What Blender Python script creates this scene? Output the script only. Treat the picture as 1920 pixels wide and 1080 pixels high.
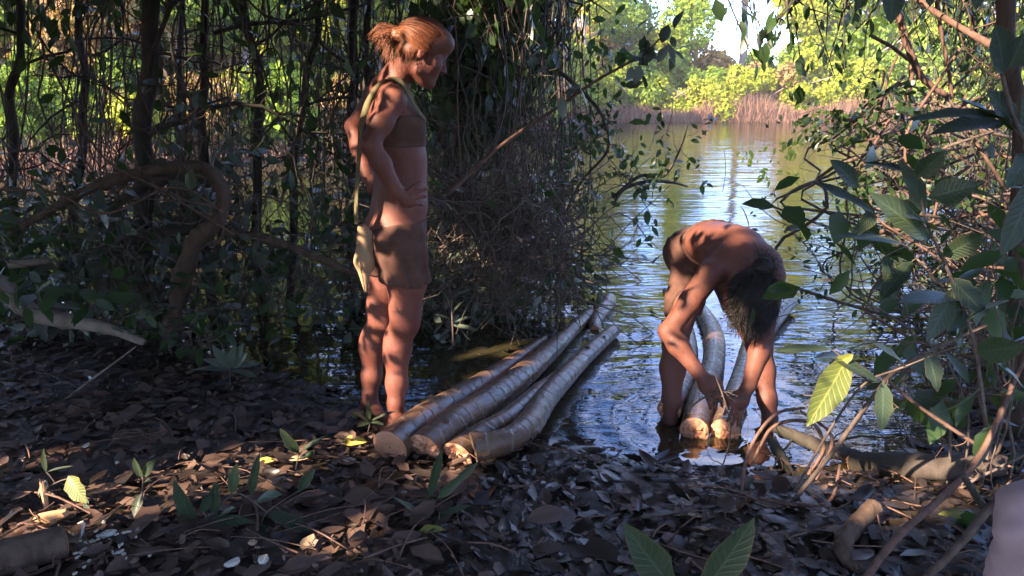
import bpy, math, random
import numpy as np
from mathutils import Vector, Matrix

# ---------------------------------------------------------------- camera, sky, sun, exposure
SC = bpy.context.scene
for o in list(bpy.data.objects):
    bpy.data.objects.remove(o)
COL = SC.collection
CAM_H = 1.45
PITCH = math.radians(14.3)
FPX = 1450.0                      # focal length in pixels of a 1920 wide frame
cam_data = bpy.data.cameras.new('camera')
cam_data.sensor_width = 36.0
cam_data.lens = 36.0 * FPX / 1920.0
cam_data.clip_start = 0.05
cam_data.clip_end = 2000.0
cam = bpy.data.objects.new('camera', cam_data)
cam.location = (0, 0, CAM_H)
cam.rotation_euler = (math.pi / 2 - PITCH, 0, 0)
COL.objects.link(cam)
SC.camera = cam

SUN = np.array([-0.66, -0.54, 0.54]); SUN = SUN / np.linalg.norm(SUN)      # direction towards the sun
SUN_EL = math.asin(SUN[2])
SUN_AZ = math.atan2(SUN[0], SUN[1])
world = bpy.data.worlds.new('World')
SC.world = world
world.use_nodes = True
wn = world.node_tree.nodes; wl = world.node_tree.links
wn.clear()
w_out = wn.new('ShaderNodeOutputWorld')
w_bg = wn.new('ShaderNodeBackground')
w_sky = wn.new('ShaderNodeTexSky')
w_sky.sky_type = 'NISHITA'
w_sky.sun_disc = False
w_sky.sun_elevation = SUN_EL
w_sky.sun_rotation = SUN_AZ
w_sky.air_density = 1.0
w_sky.dust_density = 0.4
w_sky.ozone_density = 2.0
w_bg.inputs['Strength'].default_value = 0.15
w_mul = wn.new('ShaderNodeMix'); w_mul.data_type = 'RGBA'; w_mul.blend_type = 'MULTIPLY'; w_mul.inputs[0].default_value = 1.0
w_mul.inputs[7].default_value = (.72, .9, 1.42, 1)       # the photograph's white balance: blue shade
wl.new(w_sky.outputs[0], w_mul.inputs[6])
# thin broken clouds over the whole sky
w_tc = wn.new('ShaderNodeTexCoord'); w_mp = wn.new('ShaderNodeMapping'); w_mp.inputs['Scale'].default_value = (1.0, 1.0, 2.6)
w_nz = wn.new('ShaderNodeTexNoise'); w_nz.inputs['Scale'].default_value = 2.6; w_nz.inputs['Detail'].default_value = 7; w_nz.inputs['Roughness'].default_value = .6
w_rp = wn.new('ShaderNodeValToRGB'); w_rp.color_ramp.elements[0].position = .46; w_rp.color_ramp.elements[1].position = .66
w_rp.color_ramp.elements[1].color = (.75, .75, .75, 1)
w_mx = wn.new('ShaderNodeMix'); w_mx.data_type = 'RGBA'; w_mx.inputs[7].default_value = (6.2, 6.0, 6.4, 1)
wl.new(w_tc.outputs['Generated'], w_mp.inputs['Vector']); wl.new(w_mp.outputs[0], w_nz.inputs['Vector']); wl.new(w_nz.outputs['Fac'], w_rp.inputs[0])
wl.new(w_rp.outputs[0], w_mx.inputs[0]); wl.new(w_mul.outputs[2], w_mx.inputs[6]); wl.new(w_mx.outputs[2], w_bg.inputs['Color'])
wl.new(w_bg.outputs[0], w_out.inputs['Surface'])
sd_ = bpy.data.lights.new('sun', 'SUN')
sd_.energy = 4.8
sd_.angle = math.radians(0.5)
sd_.color = (1.0, 0.79, 0.6)
sun = bpy.data.objects.new('sun', sd_)
sun.rotation_euler = Vector(SUN).to_track_quat('Z', 'Y').to_euler()
COL.objects.link(sun)
SC.view_settings.view_transform = 'Standard'
SC.view_settings.look = 'None'
SC.view_settings.gamma = 1.0
SC.view_settings.use_curve_mapping = False
SC.view_settings.exposure = 2.45
SC.render.engine = 'CYCLES'
SC.cycles.max_bounces = 8
SC.cycles.transparent_max_bounces = 12
SC.cycles.sample_clamp_indirect = 6.0

# ---------------------------------------------------------------- measuring helpers
CP, SP = math.cos(PITCH), math.sin(PITCH)
def ray(px, py):
    dx = (px - 960.0) / FPX; dy = (540.0 - py) / FPX
    return np.array([dx, CP + dy * SP, -SP + dy * CP])
def P(px, py, Y):                 # the place at distance Y seen in that direction
    d = ray(px, py); return np.array([0, 0, CAM_H]) + d * (Y / d[1])
def G(px, py, z=0.0):             # the place at height z seen in that direction
    d = ray(px, py); return np.array([0, 0, CAM_H]) + d * ((z - CAM_H) / d[2])
def in_view(p, margin=0.05):      # p (N,3)
    q = p - np.array([0, 0, CAM_H])
    f = q[:, 1] * CP - q[:, 2] * SP
    u = q[:, 1] * SP + q[:, 2] * CP
    return (f > 0.05) & (np.abs(q[:, 0]) < (0.662 + margin) * f) & (np.abs(u) < (0.3725 + margin) * f)
def nrm(v):
    v = np.asarray(v, float); n = np.linalg.norm(v, axis=-1, keepdims=True)
    return v / np.maximum(n, 1e-9)

# ---------------------------------------------------------------- objects
def make_mesh(name, verts, faces, mats, smooth=True, fmat=None, uvs=None):
    me = bpy.data.meshes.new(name)
    verts = np.asarray(verts, np.float32)
    if isinstance(faces, np.ndarray):
        k = faces.shape[1]; m = len(faces)
        me.vertices.add(len(verts)); me.vertices.foreach_set('co', verts.ravel())
        me.loops.add(m * k); me.loops.foreach_set('vertex_index', faces.astype(np.int32).ravel())
        me.polygons.add(m); me.polygons.foreach_set('loop_start', np.arange(0, m * k, k, dtype=np.int32))
        me.update(calc_edges=True)
    else:
        me.from_pydata([tuple(map(float, v)) for v in verts], [], [tuple(int(i) for i in f) for f in faces])
    if not isinstance(mats, (list, tuple)): mats = [mats]
    for m_ in mats: me.materials.append(m_)
    if smooth: me.polygons.foreach_set('use_smooth', np.ones(len(me.polygons), bool))
    if fmat is not None: me.polygons.foreach_set('material_index', np.asarray(fmat, np.int32))
    if uvs is not None:            # per-vertex uv
        ul = me.uv_layers.new(name='UVMap')
        li = np.empty(len(me.loops), np.int32); me.loops.foreach_get('vertex_index', li)
        ul.data.foreach_set('uv', np.asarray(uvs, np.float32)[li].ravel())
    me.update()
    return me
def root_of(o):
    while o.parent: o = o.parent
    return o
def thing(name, label, cat, loc, group=None):
    o = bpy.data.objects.new(name, None); COL.objects.link(o)
    o.empty_display_size = 0.1
    o.location = tuple(float(v) for v in loc)
    o['label'] = label; o['category'] = cat
    if group: o['group'] = group
    return o
def part(name, geo, mats, parent, smooth=True, label=None, stuff=False, uvs=None, fmat=None):
    v, f = geo
    rl = np.array(root_of(parent).location)
    me = make_mesh(name, np.asarray(v) - rl, f, mats, smooth, fmat, uvs)
    o = bpy.data.objects.new(name, me); COL.objects.link(o)
    o.parent = parent
    if label: o['label'] = label
    if stuff: o['kind'] = 'stuff'
    return o
def solo(name, geo, mats, loc=(0, 0, 0), label=None, cat=None, group=None, kind=None, smooth=True, uvs=None, fmat=None):
    v, f = geo
    me = make_mesh(name, np.asarray(v) - np.asarray(loc, float), f, mats, smooth, fmat, uvs)
    o = bpy.data.objects.new(name, me); COL.objects.link(o)
    o.location = tuple(float(a) for a in loc)
    if label: o['label'] = label
    if cat: o['category'] = cat
    if group: o['group'] = group
    if kind: o['kind'] = kind
    return o
def copy_tree(o, parent=None):
    c = o.copy(); COL.objects.link(c); c.parent = parent
    for ch in list(o.children): copy_tree(ch, c)
    return c
def merge(geos):
    vs, fs, n = [], [], 0
    for v, f in geos:
        vs.append(np.asarray(v)); fs.append(np.asarray(f) + n); n += len(v)
    return np.concatenate(vs), np.concatenate(fs)

# ---------------------------------------------------------------- geometry
def spline(pts, n, extra=None):
    pts = np.asarray(pts, float); m = len(pts)
    t = np.linspace(0, m - 1, n); i = np.clip(t.astype(int), 0, m - 2); u = (t - i)[:, None]
    p0 = pts[np.clip(i - 1, 0, m - 1)]; p1 = pts[i]; p2 = pts[i + 1]; p3 = pts[np.clip(i + 2, 0, m - 1)]
    return 0.5 * ((2 * p1) + (-p0 + p2) * u + (2 * p0 - 5 * p1 + 4 * p2 - p3) * u**2 + (-p0 + 3 * p1 - 3 * p2 + p3) * u**3)
def tube(pts, radii, sides=6, caps=True, bump=None, uv=False):
    pts = np.asarray(pts, float); n = len(pts)
    radii = np.broadcast_to(np.asarray(radii, float), (n,)) if np.ndim(radii) < 2 else radii
    T = nrm(np.gradient(pts, axis=0))
    ref = np.array([0., 0, 1]) if abs(T[0][2]) < 0.9 else np.array([1., 0, 0])
    N = np.zeros((n, 3)); N[0] = nrm(np.cross(np.cross(T[0], ref), T[0]))
    for i in range(1, n):
        v = N[i - 1] - T[i] * np.dot(N[i - 1], T[i]); N[i] = nrm(v)
    B = np.cross(T, N)
    a = np.linspace(0, 2 * math.pi, sides, endpoint=False)
    ca, sa = np.cos(a), np.sin(a)
    r = radii[:, None] * np.ones(sides)[None, :] if np.ndim(radii) == 1 else radii
    if bump is not None: r = r * (1 + bump)
    V = pts[:, None, :] + (N[:, None, :] * ca[None, :, None] + B[:, None, :] * sa[None, :, None]) * r[:, :, None]
    V = V.reshape(-1, 3)
    i = np.arange(n - 1)[:, None] * sides; j = np.arange(sides)[None, :]; j2 = (j + 1) % sides
    F = np.stack([i + j, i + j2, i + sides + j2, i + sides + j], -1).reshape(-1, 4)
    if caps:
        V = np.concatenate([V, pts[:1], pts[-1:]])
        c0, c1 = n * sides, n * sides + 1
        jj = np.arange(sides); jj2 = (jj + 1) % sides
        half = np.arange(0, sides, 2)
        F0 = np.stack([np.full(len(half), c0), (half + 2) % sides, (half + 1) % sides, half], -1)
        e = (n - 1) * sides
        F1 = np.stack([np.full(len(half), c1), e + half, e + (half + 1) % sides, e + (half + 2) % sides], -1)
        F = np.concatenate([F, F0, F1])
    if uv:
        L = np.concatenate([[0], np.cumsum(np.linalg.norm(np.diff(pts, axis=0), axis=1))])
        U = np.stack([np.repeat(L, sides), np.tile(a / (2 * math.pi), n)], -1)
        if caps: U = np.concatenate([U, [[L[0], 0.5]], [[L[-1], 0.5]]])
        return V, F, U
    return V, F

# leaf templates: x across (-.5...5), y along 0..1, z lift
def tmpl(kind):
    if kind == 'far':
        v = [(0, 0, 0), (-.5, .45, .12), (0, 1, -.05), (.5, .45, .12)]
        return np.array(v, float), np.array([(0, 2, 1), (0, 3, 2)])
    if kind == 'oval':
        v = [(0, 0, 0), (-.5, .36, .08), (0, .38, 0), (.5, .36, .08), (-.4, .7, .02), (0, .72, -.06), (.4, .7, .02), (0, 1, -.22)]
    elif kind == 'long':
        v = [(0, 0, 0), (-.5, .3, .1), (0, .32, .03), (.5, .3, .1), (-.42, .64, .06), (0, .66, 0), (.42, .64, .06), (0, 1, -.12)]
    elif kind == 'curl':
        v = [(0, 0, .05), (-.42, .3, .34), (0, .34, 0), (.46, .36, .28), (-.3, .74, .4), (0, .7, .05), (.42, .68, .2), (0.05, 1, .3)]
    elif kind == 'torn':
        v = [(0, 0, 0), (-.55, .25, .1), (0.05, .42, .03), (.42, .42, .16), (-.35, .6, .2), (0.1, .62, .06), (.5, .8, .02), (-.1, .86, .12)]
    f = [(0, 2, 1), (0, 3, 2), (1, 2, 4), (2, 5, 4), (2, 3, 6), (2, 6, 5), (4, 5, 7), (5, 6, 7)]
    return np.array(v, float), np.array(f)
TM = {k: tmpl(k) for k in ('far', 'oval', 'long', 'curl', 'torn')}
def leaves(pos, dirs, nor, length, width, kind='oval', liftscale=1.0):
    tv, tf = TM[kind]
    pos = np.asarray(pos, float); n = len(pos)
    d = nrm(dirs); x = nrm(np.cross(d, nor)); z = np.cross(x, d)
    length = np.broadcast_to(length, (n,)); width = np.broadcast_to(width, (n,))
    V = (pos[:, None, :] + x[:, None, :] * (tv[None, :, 0:1] * width[:, None, None])
         + d[:, None, :] * (tv[None, :, 1:2] * length[:, None, None])
         + z[:, None, :] * (tv[None, :, 2:3] * (liftscale * width)[:, None, None]))
    F = tf[None] + (np.arange(n) * len(tv))[:, None, None]
    return V.reshape(-1, 3), F.reshape(-1, 3)
def rand_dirs(rng, n, bias=(0, 0, 0)):
    return nrm(rng.normal(size=(n, 3)) + np.asarray(bias, float))

def fbm(x, y, seed=0, octs=4, f0=1.0):
    rng = np.random.RandomState(seed); out = 0 * x; amp = 1.0
    for o in range(octs):
        for k in range(4):
            a = rng.uniform(0, 2 * math.pi); ph = rng.uniform(0, 6.28); f = f0 * (2**o) * rng.uniform(.7, 1.4)
            out = out + amp * 0.35 * np.sin(f * (x * math.cos(a) + y * math.sin(a)) + ph + 1.3 * np.sin(f * .6 * (y * math.cos(a) - x * math.sin(a)) + ph * 2))
        amp *= 0.5
    return out

# ---------------------------------------------------------------- materials
class NT:
    def __init__(s, name):
        s.m = bpy.data.materials.new(name); s.m.use_nodes = True
        s.n = s.m.node_tree.nodes; s.l = s.m.node_tree.links; s.n.clear()
        s.out = s.n.new('ShaderNodeOutputMaterial')
    def node(s, t, **kw):
        nd = s.n.new(t)
        for k, v in kw.items():
            if k.startswith('_'): setattr(nd, k[1:], v)
            else:
                key = int(k[1:]) if k[0] == 'i' and k[1:].isdigit() else k.replace('__', ' ')
                if hasattr(v, 'is_linked') or isinstance(v, bpy.types.NodeSocket): s.l.new(v, nd.inputs[key])
                else: nd.inputs[key].default_value = v
        return nd
    def ramp(s, fac, stops, interp='LINEAR'):
        r = s.n.new('ShaderNodeValToRGB'); r.color_ramp.interpolation = interp
        e = r.color_ramp.elements
        while len(e) < len(stops): e.new(0.5)
        for el, (p, c) in zip(e, stops):
            el.position = p; el.color = (*c, 1) if len(c) == 3 else c
        s.l.new(fac, r.inputs[0]); return r.outputs[0]
    def noise(s, scale, detail=4, rough=.55, vec=None, dist=0.0):
        nd = s.n.new('ShaderNodeTexNoise'); nd.inputs['Scale'].default_value = scale
        nd.inputs['Detail'].default_value = detail; nd.inputs['Roughness'].default_value = rough
        nd.inputs['Distortion'].default_value = dist
        if vec is not None: s.l.new(vec, nd.inputs['Vector'])
        return nd.outputs['Fac']
    def obj(s):
        if not hasattr(s, '_tc'): s._tc = s.n.new('ShaderNodeTexCoord')
        return s._tc.outputs['Object']
    def uv(s):
        s.obj(); return s._tc.outputs['UV']
    def mapv(s, vec, scale):
        nd = s.n.new('ShaderNodeMapping'); nd.inputs['Scale'].default_value = scale
        s.l.new(vec, nd.inputs['Vector']); return nd.outputs[0]
    def math(s, op, a, b=None):
        nd = s.n.new('ShaderNodeMath'); nd.operation = op
        for i, v in enumerate((a, b)):
            if v is None: continue
            if isinstance(v, bpy.types.NodeSocket): s.l.new(v, nd.inputs[i])
            else: nd.inputs[i].default_value = v
        return nd.outputs[0]
    def mix(s, fac, a, b, mode='MIX'):
        nd = s.n.new('ShaderNodeMix'); nd.data_type = 'RGBA'; nd.blend_type = mode
        for k, v in ((0, fac), (6, a), (7, b)):
            if isinstance(v, bpy.types.NodeSocket): s.l.new(v, nd.inputs[k])
            else: nd.inputs[k].default_value = v if k == 0 else ((*v, 1) if len(v) == 3 else v)
        return nd.outputs[2]
    def bump(s, h, strength=.5, dist=.01, normal=None):
        nd = s.n.new('ShaderNodeBump'); nd.inputs['Strength'].default_value = strength; nd.inputs['Distance'].default_value = dist
        s.l.new(h, nd.inputs['Height'])
        if normal is not None: s.l.new(normal, nd.inputs['Normal'])
        return nd.outputs[0]
    def bsdf(s, color, rough=.6, spec=.5, normal=None, **kw):
        b = s.n.new('ShaderNodeBsdfPrincipled')
        for k, v in (('Base Color', color), ('Roughness', rough), ('Specular IOR Level', spec)):
            if isinstance(v, bpy.types.NodeSocket): s.l.new(v, b.inputs[k])
            else: b.inputs[k].default_value = (*v, 1) if k == 'Base Color' and len(v) == 3 else v
        if normal is not None: s.l.new(normal, b.inputs['Normal'])
        for k, v in kw.items(): b.inputs[k.replace('__', ' ')].default_value = v
        return b.outputs[0]
    def done(s, sh):
        s.l.new(sh, s.out.inputs['Surface']); return s.m

def mat_leaf(name, stops, transl=.35, rough=.45, spec=.5, tcol=None, scale=14):
    t = NT(name)
    g = t.n.new('ShaderNodeNewGeometry')
    nz = t.noise(scale, 3, vec=t.obj())
    f = t.math('ADD', t.math('MULTIPLY', g.outputs['Random Per Island'], .75), t.math('MULTIPLY', nz, .25))
    c = t.ramp(f, stops)
    b = t.bsdf(c, rough, spec)
    tr = t.n.new('ShaderNodeBsdfTranslucent')
    c2 = t.mix(.6, c, tcol or (.25, .38, .04), 'MIX')
    t.l.new(c2, tr.inputs['Color'])
    mx = t.n.new('ShaderNodeMixShader'); mx.inputs[0].default_value = transl
    t.l.new(b, mx.inputs[1]); t.l.new(tr.outputs[0], mx.inputs[2])
    return t.done(mx.outputs[0])
def mat_veined(name, stops, transl, rough, tcol):
    t = NT(name); u = t.uv(); s = t.n.new('ShaderNodeSeparateXYZ'); t.l.new(u, s.inputs[0])
    g = t.n.new('ShaderNodeObjectInfo'); nz = t.noise(22, 5, .6, t.obj()); n2 = t.noise(70, 4, .6, t.obj())
    au = t.math('ABSOLUTE', s.outputs[0])
    ph = t.math('SUBTRACT', t.math('MULTIPLY', s.outputs[1], 11.0), t.math('MULTIPLY', t.math('POWER', au, .8), 2.2))
    lat = t.math('POWER', t.math('ABSOLUTE', t.math('SINE', t.math('MULTIPLY', ph, math.pi))), 14.0)   # bright between, dips at veins
    vein = t.math('MULTIPLY', lat, .5)
    mid = t.math('LESS_THAN', au, .07)
    v = t.math('MAXIMUM', vein, t.math('MULTIPLY', mid, .9))
    f = t.math('ADD', t.math('MULTIPLY', g.outputs['Random'], .6), t.math('MULTIPLY', nz, .4))
    c = t.ramp(f, stops)
    c = t.mix(t.math('MULTIPLY', v, .45), c, tuple(min(1, q * 1.9 + .02) for q in stops[-1][1]))
    c = t.mix(t.ramp(n2, [(.66, (0, 0, 0)), (.72, (.8,) * 3)]), c, (.10, .06, .03))
    c = t.mix(t.ramp(au, [(.8, (0, 0, 0)), (1.0, (.35,) * 3)]), c, (.14, .10, .04))
    h = t.math('ADD', t.math('MULTIPLY', v, -1.0), t.math('MULTIPLY', nz, .6))
    b = t.bsdf(c, t.ramp(nz, [(.3, (rough - .08,) * 3), (.7, (rough + .14,) * 3)]), .5, t.bump(h, .5, .003))
    tr = t.n.new('ShaderNodeBsdfTranslucent'); t.l.new(t.mix(.55, c, tcol), tr.inputs['Color'])
    mx = t.n.new('ShaderNodeMixShader'); mx.inputs[0].default_value = transl
    t.l.new(b, mx.inputs[1]); t.l.new(tr.outputs[0], mx.inputs[2]); return t.done(mx.outputs[0])
def mat_bark(name, c1, c2, rough=.85, scale=18, stretch=(1, 1, .25), bump=.6, moss=None, spec=.3):
    t = NT(name)
    v = t.mapv(t.obj(), stretch)
    n = t.noise(scale, 6, .65, v, .4)
    n2 = t.noise(3.0, 3, .5, t.obj())
    c = t.ramp(n, [(.3, c1), (.7, c2)])
    if moss: c = t.mix(t.ramp(n2, [(.48, (0, 0, 0)), (.62, (1, 1, 1))]), c, moss)
    return t.done(t.bsdf(c, rough, spec, t.bump(n, bump, .012)))

M = {}
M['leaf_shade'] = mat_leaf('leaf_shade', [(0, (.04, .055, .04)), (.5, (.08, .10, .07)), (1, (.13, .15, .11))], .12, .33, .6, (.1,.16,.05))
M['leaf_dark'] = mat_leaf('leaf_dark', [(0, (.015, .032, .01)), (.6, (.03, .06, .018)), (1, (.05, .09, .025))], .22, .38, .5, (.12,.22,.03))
M['leaf_big'] = mat_veined('leaf_big', [(0, (.03, .05, .03)), (1, (.06, .09, .045))], .18, .38, (.2, .32, .05))
M['leaf_yellow'] = mat_veined('leaf_yellow', [(0, (.09, .13, .025)), (1, (.2, .2, .04))], .25, .42, (.34, .4, .05))
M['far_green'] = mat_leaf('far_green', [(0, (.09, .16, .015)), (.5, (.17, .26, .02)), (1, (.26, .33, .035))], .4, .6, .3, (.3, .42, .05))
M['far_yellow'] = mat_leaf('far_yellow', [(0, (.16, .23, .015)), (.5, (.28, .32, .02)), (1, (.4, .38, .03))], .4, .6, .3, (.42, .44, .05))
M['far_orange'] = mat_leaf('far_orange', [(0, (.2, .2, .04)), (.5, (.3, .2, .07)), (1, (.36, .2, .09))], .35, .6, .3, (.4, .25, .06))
M['reed'] = mat_leaf('reed', [(0, (.15, .08, .055)), (.6, (.23, .135, .09)), (1, (.32, .2, .14))], .15, .8, .1, (.35, .2, .1))
M['litter_dry'] = mat_leaf('litter_dry', [(0, (.03, .018, .014)), (.35, (.075, .045, .034)), (.7, (.115, .07, .05)), (.95, (.18, .115, .08)), (1, (.28, .2, .13))], .06, .5, .5, (.2, .1, .05), 30)
M['litter_wet'] = mat_leaf('litter_wet', [(0, (.008, .006, .005)), (.5, (.02, .015, .012)), (.85, (.042, .03, .022)), (1, (.09, .06, .042))], .03, .34, .4, (.1, .06, .04), 30)
M['twig'] = mat_bark('twig', (.06, .045, .035), (.17, .125, .10), scale=40)
M['twig_warm'] = mat_bark('twig_warm', (.075, .042, .03), (.19, .11, .08), scale=40)
M['bark_dark'] = mat_bark('bark_dark', (.035, .027, .022), (.10, .078, .062), moss=(.045, .042, .028))
M['bark_brown'] = mat_bark('bark_brown', (.05, .03, .02), (.15, .10, .07), bump=.9)
M['bark_grey'] = mat_bark('bark_grey', (.12, .09, .07), (.27, .22, .17), scale=12)
M['bark_far'] = mat_bark('bark_far', (.2, .14, .11), (.42, .32, .26), scale=3)
M['stem_green'] = mat_bark('stem_green', (.05, .07, .03), (.1, .12, .05), scale=30, bump=.2)
M['wood_cut'] = mat_bark('wood_cut', (.42, .22, .10), (.62, .38, .2), scale=25, bump=.3)
M['chip'] = mat_bark('chip', (.34, .22, .12), (.5, .36, .22), scale=30, bump=.3)
M['chip_white'] = mat_bark('chip_white', (.38, .34, .27), (.6, .56, .48), scale=30, bump=.3)

# ---------------------------------------------------------------- shoreline and ground
SHORE = np.array([G(x, y, 0)[:2] for x, y in [(-500, 590), (0, 610), (150, 620), (330, 650), (470, 700), (600, 735), (690, 790), (790, 830), (900, 838), (1010, 838), (1100, 850),
                  (1200, 868), (1330, 892), (1450, 898), (1560, 890), (1660, 880), (1750, 860), (1825, 800), (1875, 720), (1950, 650), (2300, 620)]])
SHORE = SHORE[np.argsort(SHORE[:, 0])]
def shore_dist(x, y):
    x = np.asarray(x, float); y = np.asarray(y, float)
    best = np.full(x.shape, 1e9)
    a = SHORE[:-1]; b = SHORE[1:]
    for (ax, ay), (bx, by) in zip(a, b):
        dx, dy = bx - ax, by - ay; t = np.clip(((x - ax) * dx + (y - ay) * dy) / (dx * dx + dy * dy), 0, 1)
        best = np.minimum(best, np.hypot(x - ax - t * dx, y - ay - t * dy))
    s = np.where(y < np.interp(x, SHORE[:, 0], SHORE[:, 1]), 1, -1)
    return best * s
FARX = np.array([-400, -60, -14, -8, -4, -1, 2, 5, 10, 17, 24, 60, 400]); FARY = np.array([11, 11, 12, 14, 18, 26, 34, 38, 38.5, 37, 34, 30, 30.])
def far_y(x): return np.interp(x, FARX, FARY)
def ground_z(x, y):
    x = np.asarray(x, float); y = np.asarray(y, float)
    s = shore_dist(x, y)
    near = np.minimum(s, 3.0)
    zl = 0.012 + .055 * (1 - np.exp(-np.maximum(near, 0) / .25)) + .045 * np.maximum(near, 0)
    zw = -.13 * np.clip(-s, 0, 7)
    z = np.where(s > 0, zl, zw)
    f = y - far_y(x)
    zf = np.where(f > 0, .05 + np.minimum(.09 * f, 4.0), np.maximum(.25 * f, -.9))
    z = np.where(s > 0, z, np.maximum(z, zf))
    nr = np.exp(-np.hypot(x, y - 3) / 5)
    z = z + nr * .014 * fbm(x, y, 3, 4, 5.0)
    return z
def gz(x, y): return float(ground_z(np.array([x]), np.array([y]))[0])
def on_ground(px, py):           # ground point seen in that direction
    z = 0.1
    for _ in range(12):
        g = G(px, py, z); z = gz(g[0], g[1])
    return np.array([g[0], g[1], z])
def axis(lo, hi, fine_lo, fine_hi, step, k=1.12):
    a = list(np.arange(fine_lo, fine_hi, step)); s = step; v = a[-1]
    while v < hi: s *= k; v += s; a.append(v)
    s = step; v = a[0]
    while v > lo: s *= k; v -= s; a.insert(0, v)
    return np.array(a)
gx = axis(-700, 700, -4, 4, .045); gy = axis(-400, 900, .6, 6.5, .045)
X, Y = np.meshgrid(gx, gy)
Z = ground_z(X.ravel(), Y.ravel())
nx, ny = len(gx), len(gy)
ii = (np.arange(ny - 1)[:, None] * nx + np.arange(nx - 1)[None, :]).ravel()
tm = NT('mud')
n1 = tm.noise(9, 6, .6, tm.obj()); n2 = tm.noise(60, 4, .6, tm.obj())
colr = tm.ramp(n1, [(.3, (.010, .008, .007)), (.55, (.028, .021, .017)), (.8, (.06, .042, .032))])
tm.done(tm.bsdf(colr, tm.ramp(n1, [(.35, (.22,) * 3), (.7, (.6,) * 3)]), .5, tm.bump(n2, .6, .01)))
solo('ground', (np.stack([X.ravel(), Y.ravel(), Z], -1), np.stack([ii, ii + 1, ii + nx + 1, ii + nx], -1)), tm.m, kind='structure')

# water
tw = NT('lake_water')
o = tw.obj()
na = tw.noise(1.0, 3, .5, tw.mapv(o, (.4, 2.0, 1)), .5)
nb = tw.noise(1.0, 3, .55, tw.mapv(o, (1.0, 3.6, 1)), .5)
nc = tw.noise(1.0, 3, .6, tw.mapv(o, (5, 9, 1)), 1.0)
h = tw.math('ADD', tw.math('MULTIPLY', na, 1.0), tw.math('ADD', tw.math('MULTIPLY', nb, .4), tw.math('MULTIPLY', nc, .05)))
# ring ripples spreading from the wading person
sep = tw.n.new('ShaderNodeVectorMath'); sep.operation = 'DISTANCE'
tw.l.new(o, sep.inputs[0]); RC = G(1320, 790, 0); sep.inputs[1].default_value = (RC[0], RC[1], 0)
rg = tw.math('SINE', tw.math('MULTIPLY', tw.math('ADD', sep.outputs['Value'], tw.math('MULTIPLY', na, .12)), 42.0))
fall = tw.math('DIVIDE', .03, tw.math('ADD', tw.math('MULTIPLY', sep.outputs['Value'], sep.outputs['Value']), .5))
h = tw.math('ADD', h, tw.math('MULTIPLY', rg, fall))
nrmw = tw.bump(h, .6, .045)
gl = tw.n.new('ShaderNodeBsdfGlossy'); gl.inputs['Roughness'].default_value = .03
tw.l.new(nrmw, gl.inputs['Normal'])
df = tw.n.new('ShaderNodeBsdfDiffuse'); df.inputs['Color'].default_value = (.06, .052, .024, 1)
tp = tw.n.new('ShaderNodeBsdfTransparent'); tp.inputs['Color'].default_value = (.55, .42, .26, 1)
m1 = tw.n.new('ShaderNodeMixShader'); m1.inputs[0].default_value = .62
tw.l.new(tp.outputs[0], m1.inputs[1]); tw.l.new(df.outputs[0], m1.inputs[2])
fr = tw.n.new('ShaderNodeFresnel'); fr.inputs['IOR'].default_value = 1.9
tw.l.new(nrmw, fr.inputs['Normal'])
m2 = tw.n.new('ShaderNodeMixShader')
tw.l.new(fr.outputs[0], m2.inputs[0]); tw.l.new(m1.outputs[0], m2.inputs[1]); tw.l.new(gl.outputs[0], m2.inputs[2])
tw.done(m2.outputs[0])
solo('water', (np.array([(-600, .8, 0), (600, .8, 0), (600, 120, 0), (-600, 120, 0)], float), np.array([(0, 1, 2, 3)])), tw.m, kind='structure', smooth=False)

# ---------------------------------------------------------------- plant builders
def grow(rng, start, direc, length, r, levels, up=0.0, wander=.35, kids=(3, 5), ratio=.55, twigs=None, anchors=None, seg=7, spread=.8):
    if twigs is None: twigs, anchors = [], []
    pts = [np.asarray(start, float)]; d = nrm(direc)
    dirs = [d]
    for i in range(seg):
        d = nrm(d + rng.normal(size=3) * wander / math.sqrt(seg) * 1.2 + np.array([0, 0, up]) / seg)
        pts.append(pts[-1] + d * length / seg); dirs.append(d)
    pts = np.array(pts)
    twigs.append((pts, np.linspace(r, r * .45, seg + 1)))
    if levels > 0:
        for _ in range(rng.randint(*kids)):
            k = rng.randint(max(1, seg // 4), seg + 1)
            dd = nrm(dirs[k] + rng.normal(size=3) * spread)
            grow(rng, pts[k], dd, length * ratio * rng.uniform(.7, 1.25), r * .5, levels - 1, up, wander, kids, ratio, twigs, anchors, seg, spread)
    if levels <= 1:
        for k in range(2, seg + 1): anchors.append((pts[k], dirs[k]))
    return twigs, anchors
def twig_geo(twigs, sides=4, rmin=0.0):
    g = [tube(p, r, sides, False) for p, r in twigs if r[0] >= rmin]
    return merge(g)
def leaf_geo(rng, anchors, n, length, wr=.45, kind='oval', droop=.5, jit=.03, up=.8, lift=1.0):
    A = np.array([a for a, _ in anchors]); D = np.array([d for _, d in anchors])
    k = rng.randint(0, len(A), n)
    pos = A[k] + rng.normal(size=(n, 3)) * jit
    d = nrm(D[k] * .6 + rng.normal(size=(n, 3)) * .8 + np.array([0, 0, -droop]))
    nor = nrm(rng.normal(size=(n, 3)) * .6 + np.array([0, -.1, up]))
    L = length * rng.uniform(.6, 1.35, n)
    return leaves(pos, d, nor, L, L * wr * rng.uniform(.8, 1.2, n), kind, lift)

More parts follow.
